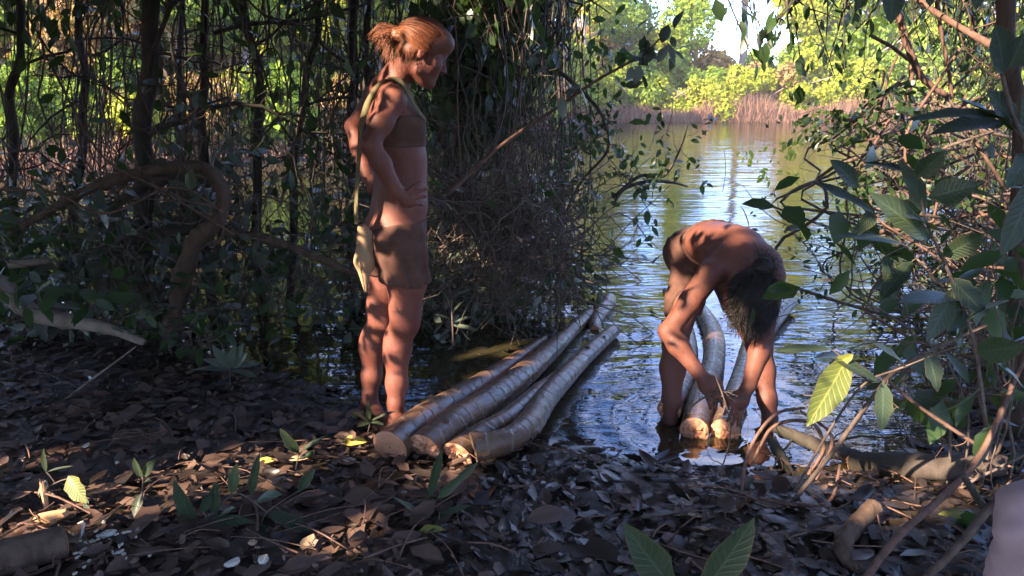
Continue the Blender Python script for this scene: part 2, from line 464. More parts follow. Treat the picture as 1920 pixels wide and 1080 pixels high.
def shrub(name, label, cat, base, height, nst, nleaf, ll, lm, seed, sm=None, r=.008, lean=(0, 0), levels=2, wander=.5, group=None, kind='oval', spread=.8, droop=.5, up=.15, wr=.45):
    rng = np.random.RandomState(seed)
    t = thing(name, label, cat, base, group)
    tw_, an = [], []
    for i in range(nst):
        st = np.array(base) + np.array([rng.normal() * .05, rng.normal() * .05, -.03])
        s_t, s_a = grow(rng, st, np.array([lean[0] + rng.normal() * .35, lean[1] + rng.normal() * .35, 1.0]), height * rng.uniform(.75, 1.1), r * rng.uniform(.7, 1.2), levels, up, wander, spread=spread)
        an += s_a
        if i < 12: part('stem', twig_geo(s_t), sm or M['twig'], t)
        else: tw_ += s_t
    part('foliage', leaf_geo(rng, an, nleaf, ll, wr, kind, droop), lm, t, stuff=True)
    return t

# ---------------------------------------------------------------- far bank
def crown_pts(rng, n, lobes):
    # leaf positions on lumpy lobes; returns pos and outward normals
    c = np.array([l[:3] for l in lobes]); rr = np.array([l[3] for l in lobes])
    k = rng.choice(len(c), n, p=rr**2 / (rr**2).sum())
    d = nrm(rng.normal(size=(n, 3))); rad = rr[k] * (.62 + .45 * rng.rand(n)**.6)
    pos = c[k] + d * rad[:, None] * np.array([1, 1, .85])
    return pos, d
def far_bush(rng, n, ll, w, h):
    lobes = [(0, 0, h * .3, w * .55)]
    for _ in range(9):
        a = rng.uniform(0, 6.28); q = rng.uniform(.2, .75) * w
        lobes.append((q * math.cos(a), q * math.sin(a), rng.uniform(.12, .85) * h, rng.uniform(.22, .42) * w))
    pos, d = crown_pts(rng, n, lobes); pos[:, 2] = np.maximum(pos[:, 2], 0)
    dr = nrm(rng.normal(size=(n, 3)) + np.array([0, 0, -.5])); L = ll * rng.uniform(.6, 1.4, n)
    return leaves(pos, dr, nrm(d + rng.normal(size=(n, 3)) * .6 + np.array([0, 0, .3])), L, L * .7, 'far')
rng = np.random.RandomState(5)
protos = []
kinds = [('far_green', 'leafy green bush', 0), ('far_yellow', 'yellow green bush', 1), ('far_orange', 'rust tinged bush', 2)]
KINDLAB = ['mid green bush mounded on the sunlit far bank', 'bright yellow green bush mounded on the sunlit far bank', 'rust and orange tinged bush mounded on the sunlit far bank']
used = set()
def far_bush_at(kind, var, x, y, s, rz):
    key = (kind, var)
    base = (x, y, gz(x, y) - .05)
    if key not in used:
        r2 = np.random.RandomState(100 + kind * 10 + var)
        t = thing('bank_bush', KINDLAB[kind], 'bush', (0, 0, 0), 'bushes on the far bank')
        part('foliage', far_bush(r2, 5200, .17, 1.5, 2.0), M[kinds[kind][0]], t, stuff=True)
        st = merge([tube(spline([(0, 0, -.1), (r2.normal() * .3, r2.normal() * .3, .7), (r2.normal() * .7, r2.normal() * .7, 1.5)], 6), np.linspace(.05, .015, 6), 4, False) for _ in range(5)])
        part('branches', st, M['bark_far'], t)
        far_proto[key] = t; used.add(key); o = t
    else:
        o = copy_tree(far_proto[key])
    o.location = base; o.scale = (s, s, s * rng.uniform(.9, 1.15)); o.rotation_euler = (0, 0, rz)
    return o
far_proto = {}
for row, (dy, sc, gap) in enumerate([(1.2, .95, 1.5), (3.4, 1.35, 2.0), (6.5, 1.9, 3.0), (10.5, 2.9, 4.2)]):
    x = -16.0
    while x < 27:
        y = float(far_y(x)) + dy + rng.normal() * .4
        near = y < 24
        k = rng.choice(3, p=[.25, .65, .1] if row == 0 else ([.5, .35, .15] if row == 1 else [.55, .2, .25]))
        s = sc * rng.uniform(.8, 1.2) * (.7 if near else 1)
        if x / y > -.8 and not (row == 3 and 10.5 < x < 18): far_bush_at(k, rng.randint(2), x, y, s, rng.uniform(0, 6.28))
        x += gap * rng.uniform(.8, 1.2) * (.7 if near else 1)
# dry reeds in a belt at the far water line
def reed_belt():
    r2 = np.random.RandomState(8)
    n = 42000
    x = r2.uniform(-16, 30, n); y = far_y(x) + r2.uniform(-.7, 1.0, n)
    h = r2.uniform(.5, 1.75, n) * (.75 + .3 * fbm(x, y, 4, 3, .8)); h = np.clip(h, .3, 1.7) * np.where(y < 24, .8, 1)
    keep = r2.rand(n) < np.where(x < 1.5, .45, 1.0); x, y, h = x[keep], y[keep], h[keep]; n = len(x)
    pos = np.stack([x, y, np.full(n, -.15)], -1)
    d = nrm(np.stack([r2.normal(size=n) * .28, r2.normal(size=n) * .28, np.ones(n)], -1))
    a = r2.uniform(0, 3.14, n); nor = np.stack([np.cos(a), np.sin(a), 0 * a], -1)
    return leaves(pos, d, nor, h, .03 + .0 * h, 'far', 3)
solo('dry_reeds', reed_belt(), M['reed'], label='belt of dry pinkish brown reeds along the far water line', cat='reeds', kind='stuff')
# trees behind
def far_tree(label, x, y, H, R, mat, seed, lean=0., n=6500, low=.25, trunk_mat=None, group=None, ll=.22, tr=.16):
    n = int(n * 1.7)
    r2 = np.random.RandomState(seed); z0 = gz(x, y) - .1
    t = thing('tree', label, 'tree', (x, y, z0), group)
    tp_ = spline([(x, y, z0 - .2), (x + lean * .3 * H + r2.normal() * .1, y, z0 + H * .35), (x + lean * .6 * H, y, z0 + H * .65), (x + lean * H, y, z0 + H * .92)], 12)
    part('trunk', tube(tp_, np.linspace(tr, tr * .3, 12), 8), trunk_mat or M['bark_far'], t)
    lobes = []; limbs = []
    for i in range(16):
        hh = r2.uniform(low, 1.0); a = r2.uniform(0, 6.28)
        q = R * r2.uniform(.25, .8) * (1.25 - hh * .7)
        cx = x + lean * hh * H + q * math.cos(a); cy = y + q * math.sin(a); cz = z0 + hh * H
        lobes.append((cx, cy, cz, R * r2.uniform(.22, .42)))
        s0 = tp_[int(np.clip(hh * 9, 1, 10))]
        limbs.append(tube(spline([s0, (s0 + np.array([cx, cy, cz])) / 2 + r2.normal(size=3) * .15, (cx, cy, cz)], 6), np.linspace(tr * .4, tr * .12, 6), 5, False))
    part('limbs', merge(limbs), trunk_mat or M['bark_far'], t)
    pos, d = crown_pts(r2, n, lobes); L = ll * r2.uniform(.6, 1.4, n)
    part('crown', leaves(pos, nrm(r2.normal(size=(n, 3)) + np.array([0, 0, -.6])), nrm(d + r2.normal(size=(n, 3)) * .7 + [0, 0, .3]), L, L * .65, 'far'), mat, t, stuff=True)
    return t
def PX(px, Y): return (px - 960) / FPX * Y * 1.0
far_tree('tall vine draped green tree left of the sky gap on far bank', PX(1195, 44), 44, 13.0, 3.9, M['far_green'], 21, n=11000, low=.08)
far_tree('green tree with a steep right flank edging the sky gap', PX(1255, 43), 43, 11.0, 2.0, M['far_yellow'], 29, n=8000, low=.08)
far_tree('rust leaved tree draped in vines behind the reeds, left of the tall green tree', PX(1120, 46), 46, 12.5, 3.0, M['far_orange'], 22, n=6000, low=.1)
far_tree('yellow green tree close above the reeds at the left end of the open water', PX(1085, 40), 40, 10.5, 2.8, M['far_yellow'], 23, n=6500, low=.1)
far_tree('slim tree with pinkish bare trunk standing in the sky gap', PX(1372, 46), 46, 8.5, 1.0, M['far_orange'], 24, n=500, low=.8, tr=.3)
far_tree('bushy yellow green tree just right of the sky gap on far bank', PX(1490, 45), 45, 11, 2.6, M['far_yellow'], 25, n=7000, low=.15)
far_tree('tall green tree on the far bank behind the hanging branch tips', PX(1590, 45), 45, 13, 3.1, M['far_green'], 26, n=8000, low=.1)
far_tree('broad yellow tree on far bank right behind the tangled vines', PX(1700, 43), 43, 11.5, 3.4, M['far_yellow'], 27, n=8000, low=.1)
far_tree('green tree on the far bank behind the right edge trunk', PX(1820, 42), 42, 12.5, 3.4, M['far_green'], 28, n=8000, low=.1)
lx = [(-15, 'yellow green tree on the left bank at the far left of the frame', 'far_yellow'), (-11.5, 'green tree on the left bank behind the thickest trunk', 'far_green'), (-8.5, 'rust tinged tree on the left bank behind the vine curtain', 'far_orange'),
      (-6.3, 'bright green tree on the left bank seen left of the standing woman', 'far_green'), (-3.6, 'yellow tree on the left bank hidden behind the woman', 'far_yellow'), (-.8, 'green tree on the left bank right of the woman behind dark hanging leaves', 'far_green'), (1.2, 'yellow green tree behind thin straight trunk at the water', 'far_yellow')]
for i, (x, lab, mk) in enumerate(lx):
    far_tree(lab, x, float(far_y(x)) + 3.2, 5.6 + .25 * float(far_y(x)) * .5 - 1.5, 2.3, M[mk], 40 + i, n=9000, low=.08, ll=.18)

# ---------------------------------------------------------------- left thicket: trunks
def trunk_tree(label, pxs, Y, r0, seed, mat='bark_dark', branches=4, crown=0, cmat='leaf_dark', Ys=None, sides=10, cr=.7, czone=None, name='tree'):
    """pxs: places up the trunk, from the ground to above the frame"""
    r2 = np.random.RandomState(seed)
    pts = np.array([P(a, b, Y if Ys is None else Ys[i]) for i, (a, b) in enumerate(pxs)])
    g0 = gz(pts[0][0], pts[0][1]); pts[0][2] = g0 - .1
    t = thing(name, label, 'tree', (pts[0][0], pts[0][1], g0))
    c = spline(pts, 26); c = c + np.stack([.012 * np.sin(np.arange(26) * 1.1 + seed), .012 * np.cos(np.arange(26) * .9 + seed), np.zeros(26)], -1)
    r0 = r0 * .84 if r0 > .03 else r0
    rr = np.linspace(r0 * 1.15, r0 * .7, 26); rr[0] *= 1.5; rr[1] *= 1.2
    bmp = .1 * r2.normal(size=(26, sides)); part('trunk', tube(c, rr, sides, bump=bmp), M[mat], t)
    an = []
    for i in range(branches):
        k = r2.randint(8, 25); a = r2.uniform(0, 6.28)
        s, a_ = grow(r2, c[k], np.array([math.cos(a), math.sin(a), r2.uniform(-.2, .6)]), r2.uniform(.6, 1.3), r0 * .35, 2, -.2, .6)
        part('branch', twig_geo(s), M[mat], t); an += a_
    if crown:
        an = an or [(c[-1], np.array([0, 0, -1.]))]
        part('crown', leaf_geo(r2, an, int(crown*(.35 if crown > 450 else .2)), .10, .45, 'oval', .9, .12), M[cmat], t, stuff=True)
    return t
trunk_tree('thickest dark trunk rising through the left thicket', [(275, 560), (268, 380), (272, 200), (285, 60), (290, -200), (300, -600)], 4.6, .062, 1, branches=6, crown=500)
trunk_tree('dark crooked trunk bending left near its top, right of the thickest trunk', [(500, 600), (478, 420), (487, 250), (478, 100), (450, -10), (400, -200), (380, -500)], 5.0, .032, 2, branches=4, crown=250)
trunk_tree('thin leaning dark trunk midway between the crooked trunk and the woman', [(545, 600), (548, 400), (565, 200), (588, 90), (600, -50), (600, -500)], 5.3, .026, 3, branches=4, crown=250)
trunk_tree('straight dark trunk directly behind the woman\'s ponytail, left one of a pair', [(655, 600), (660, 400), (662, 200), (664, 30), (660, -500)], 5.6, .045, 4, branches=4, crown=300)
trunk_tree('straight dark trunk behind the woman\'s ponytail, right one of a pair', [(705, 620), (700, 400), (690, 200), (688, 30), (700, -500)], 6.0, .038, 5, branches=4, crown=300)
trunk_tree('vine wrapped dark trunk right behind the woman\'s face', [(870, 600), (858, 400), (862, 200), (855, 30), (850, -500)], 5.6, .04, 6, branches=7, crown=2600, cr=1)
trunk_tree('dark leafy trunk right of the woman under hanging dark green foliage', [(960, 600), (950, 400), (925, 200), (935, 30), (940, -500)], 6.2, .032, 7, branches=7, crown=2600)
trunk_tree('thin straight bare trunk at the left side of the open water', [(1058, 330), (1052, 200), (1056, 90), (1050, -10), (1055, -500)], 8.0, .042, 8, branches=3, crown=500)
trunk_tree('dark trunk at the far left edge of the thicket', [(20, 600), (28, 400), (20, 200), (40, 30), (40, -500)], 5.0, .035, 9, branches=5, crown=400)
trunk_tree('dark trunk between the left edge and the thickest trunk', [(150, 580), (140, 400), (160, 200), (150, 30), (150, -500)], 5.6, .03, 10, branches=5, crown=400)
trunk_tree('dark trunk wrapped in leaves just right of the thickest trunk', [(395, 600), (385, 400), (380, 200), (384, 30), (380, -500)], 5.2, .036, 11, branches=5, crown=400)
trunk_tree('slim dark trunk standing left of the crooked trunk', [(330, 600), (345, 400), (335, 200), (340, 30), (330, -500)], 6.4, .03, 12, branches=5, crown=400)

# hanging vines
rng = np.random.RandomState(11)
def vine(name, px, Y, pytop, pybot, r, seed, mat, sway=.05, label=None, cat='vine', group=None):
    r2 = np.random.RandomState(seed)
    a = P(px, pytop, Y); b = P(px + r2.normal() * 18, pybot, Y + r2.normal() * .1)
    b[2] = max(b[2], gz(b[0], b[1]) - .03)
    n = 9; t = np.linspace(0, 1, n)[:, None]
    pts = a + (b - a) * t; pts[1:-1, :2] += np.cumsum(r2.normal(size=(n - 2, 2)), axis=0) * sway * .6
    pts = spline(pts, 16)
    return solo(name, tube(pts, r, 5, False), mat, a, label, cat, group)
for i in range(280):
    u = rng.rand()
    px = rng.uniform(-30, 1090) if u < .8 else rng.uniform(820, 1090)
    Y = rng.uniform(4.4, 7.2)
    top = rng.uniform(-420, -120) if rng.rand() < .8 else rng.uniform(0, 250)
    bot = rng.uniform(230, 560)
    vine('hanging_vine', px, Y, top, bot, rng.uniform(.0022, .006) * (1.5 if i % 11 == 0 else 1), 1000 + i, M['twig'] if rng.rand() < .8 else M['twig_warm'],
         rng.uniform(.03, .1), 'thin dark vine hanging down among the many in the left thicket', 'vine', 'hanging vines of the left thicket')
# fine tangle of twigs nobody could count
def tangle(name, label, boxes, n, r, seed, mat, vert=.5, L=(.3, 1.1)):
    r2 = np.random.RandomState(seed); g = []
    for _ in range(n):
        x0, x1, y0, y1, Y0, Y1 = boxes[r2.randint(len(boxes))]
        p = P(r2.uniform(x0, x1), r2.uniform(y0, y1), r2.uniform(Y0, Y1))
        if p[2] < gz(p[0], p[1]): continue
        d = nrm(r2.normal(size=3) * np.array([1, .7, 1]) + np.array([0, 0, vert * 2 * r2.choice([-1, 1])]))
        k = 6; l = r2.uniform(*L); pts = [p]
        for i in range(k):
            d = nrm(d + r2.normal(size=3) * .32); pts.append(pts[-1] + d * l / k)
        pts = np.array(pts); pts[:, 2] = np.maximum(pts[:, 2], -.05)
        g.append(tube(pts, np.linspace(r, r * .5, k + 1) * r2.uniform(.6, 1.6), 3, False))
    return solo(name, merge(g), mat, (0, 0, 0), label, 'twigs', None, 'stuff')
tangle('twig_tangle', 'fine dark upright twigs filling the left thicket behind the woman', [(-60, 1000, -60, 520, 4.6, 7.5), (820, 1010, 120, 480, 5, 7.5)], 2100, .0022, 1, M['twig'], 1.2, (.4, 1.4))
tangle('twig_tangle', 'tangled bare twigs low over the dark water left of the logs', [(-60, 700, 300, 620, 4.3, 6.5), (780, 1080, 330, 560, 4.2, 6.2), (820, 1060, 380, 520, 4.2, 5.5)], 1300, .004, 2, M['twig'], .2, (.3, .9))

# low shrubs of the left thicket
SH = [
 ('leafy shrub at the left edge above the pale fallen branch', 40, 560, 4.3, 1.1, 520, .11), ('grey green shrub behind the arching branch near the left edge', 130, 520, 4.7, 1.2, 620, .11),
 ('shrub growing under the arch of the bent branch', 230, 560, 4.5, 1.0, 480, .10), ('tall shrub climbing in front of the thickest trunk', 300, 560, 4.4, 1.5, 450, .12),
 ('shrub right of where the arching branch meets the ground', 420, 590, 4.6, 1.5, 600, .11), ('broad shrub with pale grey leaves left of the woman\'s hip', 500, 600, 4.7, 1.6, 700, .11),
 ('shrub directly left of the woman\'s thigh over dark water', 590, 600, 4.8, 1.5, 650, .10), ('shrub behind the woman\'s waist', 660, 600, 5.2, 1.4, 450, .10),
 ('dark shrub right of the woman\'s hip overhanging the water', 850, 560, 5.0, 1.4, 700, .10), ('dark shrub in the water between the woman and the drooping branch', 930, 560, 5.1, 1.5, 800, .10),
 ('dark low shrub whose twigs dip into the water by the floating log tips', 1000, 545, 5.3, .9, 400, .09), ('shrub at the waterline at right end of left thicket', 1020, 470, 6.2, 1.3, 400, .09),
 ('shrub at the top left corner high in the thicket', 60, 420, 5.6, 1.5, 450, .12), ('shrub deep behind between the two left trunks', 210, 440, 6.0, 1.4, 450, .12),
 ('shrub deep behind right of crooked trunk', 520, 460, 6.3, 1.0, 350, .11), ('low leafy plant on dark ground under the bent branch foot', 340, 650, 4.0, .45, 160, .10),
 ('low grey leafed plant at left edge beneath the pale branch', 60, 600, 4.2, .5, 200, .11), ('shrub overhanging water behind the woman\'s calves', 800, 600, 4.7, .8, 420, .09),
]
for i, (lab, px, py, Y, h, n, ll) in enumerate(SH):
    b = P(px, py, Y); b[2] = gz(b[0], b[1])
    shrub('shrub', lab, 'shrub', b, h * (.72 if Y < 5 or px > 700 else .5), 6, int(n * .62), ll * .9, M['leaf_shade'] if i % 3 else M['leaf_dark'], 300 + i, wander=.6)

def branch_thing(name, label, pxY, r, mat, seed, twigs=0, cat='branch', sides=10, n=30, lm=None, nl=0, ll=.07, bump=.08, group=None, tl=.4, tr=.25, vt=None):
    r2 = np.random.RandomState(seed)
    pts = spline(np.array([P(*p) for p in pxY]), n)
    rr = np.interp(np.linspace(0, 1, n), np.linspace(0, 1, len(r)), r)
    t = thing(name, label, cat, pts[0], group)
    part('wood', tube(pts, rr, sides, bump=bump * r2.normal(size=(n, sides))), M[mat], t)
    an = []
    for _ in range(twigs):
        k = r2.randint(3, n - 1); dd = nrm(r2.normal(size=3) + (vt if vt is not None else np.zeros(3)))
        s, a = grow(r2, pts[k], dd, tl * r2.uniform(.5, 1.2), max(rr[k] * tr, .002), 1, 0, .5)
        an += a; part('twig', twig_geo(s), M[mat], t)
    if nl:
        if not an: an = [(p, np.array([1., 0, -.3])) for p in pts[3:]]
        part('foliage', leaf_geo(r2, an, nl, ll, .5, 'oval', .7, .02), lm or M['leaf_dark'], t, stuff=True)
    return t
branch_thing('arching_branch', 'thick brown branch arching over and bending down in the left thicket', [(40, 425, 3.9), (110, 385, 3.95), (190, 345, 4.0), (290, 318, 4.05), (370, 312, 4.1), (405, 335, 4.1), (420, 380, 4.1), (395, 425, 4.1), (365, 455, 4.15), (345, 510, 4.2), (330, 570, 4.25), (320, 640, 4.25)], [.018, .03, .034, .038, .042, .052, .045], 'bark_brown', 1, 9, bump=.17, n=46)
branch_thing('curved_branch', 'second dark branch curving beneath the arch of the thick branch', [(180, 420, 4.3), (250, 360, 4.3), (330, 335, 4.35), (360, 380, 4.4), (350, 430, 4.4), (270, 440, 4.4), (200, 480, 4.4)], [.02, .03, .035, .03, .03], 'bark_dark', 2, 3)
branch_thing('fallen_branch', 'pale bare fallen branch sloping down from the left edge to the ground', [(-60, 480, 3.55), (0, 535, 3.5), (60, 585, 3.48), (140, 605, 3.5), (200, 615, 3.5), (270, 643, 3.5)], [.05, .048, .04, .034, .026, .014], 'bark_grey', 3, 0)
branch_thing('fallen_branch', 'short grey dead branch end at the left edge above the pale branch', [(-60, 500, 3.9), (30, 495, 3.9), (95, 488, 3.9)], [.03, .022, .012], 'bark_grey', 4, 0)
branch_thing('leaning_branch', 'dark straight branch sloping from the bent branch down behind the woman\'s hip', [(330, 415, 4.5), (440, 437, 4.5), (540, 462, 4.5), (680, 520, 4.5), (760, 560, 4.6)], [.026, .026, .024, .02], 'bark_brown', 5, 3)
branch_thing('bare_stick', 'thin bare stick leaning on the ground under the pale fallen branch', [(98, 768, 3.2), (160, 720, 3.3), (255, 650, 3.45)], [.006, .005, .004], 'bark_grey', 6, 1, 'stick', 5)
branch_thing('bare_stick', 'long thin brown stick arcing across in front of the arching branch', [(-20, 355, 3.6), (100, 362, 3.6), (200, 400, 3.6), (330, 350, 3.7), (420, 400, 3.7)], [.006, .006, .005], 'twig_warm', 61, 2, 'stick', 5)
branch_thing('bare_stick', 'slim pale stem crossing diagonally before the thickest trunk', [(100, 130, 3.9), (190, 290, 3.9), (300, 355, 3.9), (440, 440, 4.0)], [.007, .006, .005], 'twig_warm', 62, 2, 'stick', 5)
branch_thing('horizontal_branch', 'thin dark horizontal branch across the gap behind the ponytail, lower one', [(590, 190, 4.9), (640, 183, 4.9), (700, 180, 4.9)], [.012, .01, .008], 'bark_dark', 63, 1, 'branch', 6)
branch_thing('horizontal_branch', 'thin dark horizontal branch across the bright gap near the top', [(400, 62, 4.9), (470, 45, 4.9), (560, 38, 4.9), (680, 10, 4.9)], [.014, .012, .008], 'bark_dark', 64, 2, 'branch', 6)
branch_thing('diagonal_branch', 'long thin branch rising to the right across the far bank with drooping leaves', [(840, 365, 3.6), (930, 280, 3.6), (1040, 205, 3.55), (1120, 150, 3.5), (1200, 105, 3.5), (1240, 70, 3.5)], [.009, .008, .006, .003], 'twig_warm', 65, 6, 'branch', 6, lm=M['leaf_shade'], nl=34, ll=.075, tl=.14)
branch_thing('drooping_branch', 'dark leafy bough hanging down to the water at right end of left thicket', [(1045, 130, 4.6), (1100, 180, 4.5), (1130, 220, 4.5), (1140, 280, 4.5), (1090, 340, 4.6), (1060, 400, 4.6)], [.012, .01, .008, .007], 'bark_dark', 66, 14, 'branch', 6, nl=130, ll=.055, tl=.3)
branch_thing('water_branch', 'bare forked branch lying on the water with leafy tip', [(1150, 385, 5.6), (1170, 355, 5.7), (1215, 340, 5.8), (1260, 342, 5.9), (1290, 350, 6.0)], [.006, .014, .016, .012, .006], 'bark_dark', 67, 5, 'branch', 6, nl=0, tl=.3)
branch_thing('water_branch', 'leafy sapling branch curving up out of the water left of the bending person', [(1150, 370, 5.7), (1200, 330, 5.8), (1245, 330, 5.8), (1275, 280, 5.8), (1290, 235, 5.8)], [.014, .012, .009, .004], 'bark_dark', 68, 12, 'branch', 6, nl=170, ll=.065, tl=.35, vt=np.array([0, 0, .5]))
branch_thing('drooping_branch', 'dark arching twig bundle trailing into water below the leafy bough', [(960, 400, 4.9), (1010, 440, 4.8), (1035, 470, 4.8), (1060, 500, 4.8), (1105, 525, 4.8)], [.014, .012, .01, .006], 'bark_dark', 69, 10, 'branch', 6, nl=60, ll=.06, tl=.4)
branch_thing('curved_twig', 'light bare twig curling over above the woman\'s forehead', [(830, 38, 3.5), (870, 30, 3.5), (900, 32, 3.5), (916, 52, 3.5)], [.004, .003, .002], 'bark_grey', 70, 0, 'twig', 5)
for i, (a, b) in enumerate([((1085, 600), (1100, 200)), ((1355, 360), (1358, 280)), ((1250, 250), (1262, 180)), ((1215, 290), (1245, 170))]):
    branch_thing('reed_stalk', ['thin upright stalk in the water beside the floating log tips', 'lone thin stalk standing in open water above the bending person', 'thin stalk rising above the leafy sapling branch', 'thin stalk leaning right in open water beyond the sapling branch'][i],
                 [(a[0], a[1], 5.4 + i * .5), ((a[0] + b[0]) / 2 + 4, (a[1] + b[1]) / 2, 5.4 + i * .5), (b[0], b[1], 5.4 + i * .5)], [.003, .002], 'twig', 71 + i, 0, 'stalk', 4)
# dark hanging foliage masses (crowns of trees over the frame's top)
def hanging_crown(label, boxes, n, ll, lm, seed, mat='bark_dark', wr=.45, nt=60, kind='oval'):
    """a tree limb above the frame with drooping leafy twigs; boxes: px x0,x1,y0,y1,Y0,Y1 that the twigs hang down through"""
    r2 = np.random.RandomState(seed)
    x0, x1, y0, y1, Y0, Y1 = boxes[0]
    root = P((x0 + x1) / 2, min(y0, -120), (Y0 + Y1) / 2)
    t = thing('overhanging_bough', label, 'bough', root)
    an = []; tg = []
    for _ in range(nt):
        x0, x1, y0, y1, Y0, Y1 = boxes[r2.randint(len(boxes))]
        q = P(r2.uniform(x0, x1), r2.uniform(y0, y1), r2.uniform(Y0, Y1))
        top = q + np.array([r2.normal() * .25, r2.normal() * .2, r2.uniform(.35, .8)])
        pts = spline([top, (q + top) / 2 + r2.normal(size=3) * .06, q], 7)
        tg.append((pts, np.linspace(.006, .002, 7))); d = nrm(q - top)
        an += [(p, d) for p in pts[2:]]
    main = [(spline([root + [-.6, 0, .1], root, root + [.6, 0, .15]], 8), np.full(8, .03))]
    for p, _ in tg[::3]:
        main.append((spline([root, (root + p[0]) / 2 + r2.normal(size=3) * .08, p[0]], 7), np.linspace(.014, .006, 7)))
    part('limb', twig_geo(main, 5), M[mat], t)
    part('twigs', twig_geo(tg), M[mat], t, stuff=True)
    part('foliage', leaf_geo(r2, an, n, ll, wr, kind, 1.0, .04), lm, t, stuff=True)
    return t
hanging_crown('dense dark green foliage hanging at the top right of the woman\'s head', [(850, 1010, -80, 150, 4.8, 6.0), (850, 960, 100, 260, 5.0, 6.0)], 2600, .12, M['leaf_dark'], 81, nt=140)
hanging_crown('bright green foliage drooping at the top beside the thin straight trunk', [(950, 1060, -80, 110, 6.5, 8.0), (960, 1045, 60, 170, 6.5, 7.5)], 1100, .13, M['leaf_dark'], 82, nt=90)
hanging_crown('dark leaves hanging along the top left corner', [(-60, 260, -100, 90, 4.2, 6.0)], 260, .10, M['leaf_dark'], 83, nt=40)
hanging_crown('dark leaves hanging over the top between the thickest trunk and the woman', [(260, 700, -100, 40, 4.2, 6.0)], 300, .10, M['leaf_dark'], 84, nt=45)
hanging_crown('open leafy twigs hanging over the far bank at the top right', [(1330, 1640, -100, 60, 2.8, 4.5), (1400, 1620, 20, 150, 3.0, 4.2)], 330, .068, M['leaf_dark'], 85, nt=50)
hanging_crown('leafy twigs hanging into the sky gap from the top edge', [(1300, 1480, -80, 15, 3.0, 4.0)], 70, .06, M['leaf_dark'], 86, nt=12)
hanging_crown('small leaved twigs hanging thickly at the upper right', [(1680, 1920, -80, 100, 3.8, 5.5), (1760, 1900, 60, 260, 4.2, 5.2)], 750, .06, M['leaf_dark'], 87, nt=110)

# ---------------------------------------------------------------- right thicket
trunk_tree('tall brown trunk at the right edge of the frame', [(1925, 760), (1915, 640), (1910, 500), (1918, 350), (1905, 180), (1880, 20), (1850, -300), (1830, -700)], 3.0, .046, 31, mat='bark_brown', branches=3, crown=80)
branch_thing('leaning_branch', 'sunlit reddish branch slanting down right at the upper right', [(1680, -40, 3.8), (1690, 45, 3.8), (1720, 130, 3.8), (1750, 165, 3.8), (1775, 178, 3.8)], [.014, .017, .015, .012], 'twig_warm', 32, 4, tl=.5)
branch_thing('leaning_branch', 'brown branch reaching from the right trunk up to the left', [(1905, 110, 3.2), (1850, 80, 3.3), (1790, 45, 3.4), (1720, 0, 3.5), (1650, -60, 3.6)], [.016, .014, .012, .01], 'twig_warm', 33, 4, tl=.5)
branch_thing('leaning_branch', 'forked reddish vine joining the slanting branch from above right', [(1750, -40, 3.9), (1765, 60, 3.9), (1780, 140, 3.9), (1785, 185, 3.9)], [.01, .009, .008], 'twig_warm', 34, 2, tl=.4)
rng = np.random.RandomState(35)
for i in range(55):
    px = rng.uniform(1640, 1930); top = rng.uniform(60, 330); bot = rng.uniform(420, 720) if px > 1720 else rng.uniform(330, 480)
    Y = rng.uniform(3.6, 5.6)
    vine('tangled_vine', px + rng.normal() * 30, Y, top, bot, rng.uniform(.004, .011), 2000 + i, M['twig_warm' if i % 3 == 0 else 'twig'], rng.uniform(.12, .3),
         'crooked reddish brown vine within the tangle at the right', 'vine', 'tangled vines of the right thicket')
tangle('twig_tangle', 'bare reddish twigs tangled in the right thicket', [(1700, 1940, 200, 560, 3.8, 5.8), (1760, 1940, 500, 720, 3.3, 4.5)], 420, .0035, 36, M['twig'], .2, (.3, 1.0))
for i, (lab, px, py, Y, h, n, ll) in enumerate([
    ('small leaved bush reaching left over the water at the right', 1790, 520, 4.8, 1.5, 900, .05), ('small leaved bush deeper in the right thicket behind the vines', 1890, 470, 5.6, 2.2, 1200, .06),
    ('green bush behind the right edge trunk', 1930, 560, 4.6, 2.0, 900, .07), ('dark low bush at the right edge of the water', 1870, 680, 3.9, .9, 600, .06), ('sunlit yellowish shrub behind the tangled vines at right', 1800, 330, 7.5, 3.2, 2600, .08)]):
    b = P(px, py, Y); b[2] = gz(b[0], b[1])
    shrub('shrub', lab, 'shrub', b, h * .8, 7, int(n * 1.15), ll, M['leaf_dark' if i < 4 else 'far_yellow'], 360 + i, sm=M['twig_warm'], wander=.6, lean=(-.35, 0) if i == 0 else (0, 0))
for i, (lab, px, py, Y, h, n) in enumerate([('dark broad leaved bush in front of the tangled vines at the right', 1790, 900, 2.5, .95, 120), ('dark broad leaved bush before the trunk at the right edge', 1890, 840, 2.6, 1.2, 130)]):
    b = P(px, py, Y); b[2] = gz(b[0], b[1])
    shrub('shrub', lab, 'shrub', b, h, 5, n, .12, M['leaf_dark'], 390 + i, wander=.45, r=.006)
branch_thing('leafy_twig', 'thin dark leafed twig reaching far left over the water at right', [(1780, 330, 3.6), (1700, 300, 3.6), (1640, 310, 3.6), (1590, 280, 3.55), (1570, 275, 3.5)], [.006, .005, .003], 'twig', 37, 8, 'branch', 6, nl=230, ll=.045, tl=.26)
branch_thing('leafy_twig', 'thin dark leafed twig hanging at the water\'s right margin, higher one', [(1760, 190, 3.6), (1690, 200, 3.6), (1630, 215, 3.6), (1600, 235, 3.55)], [.006, .005, .003], 'twig', 38, 9, 'branch', 6, nl=260, ll=.045, tl=.28)

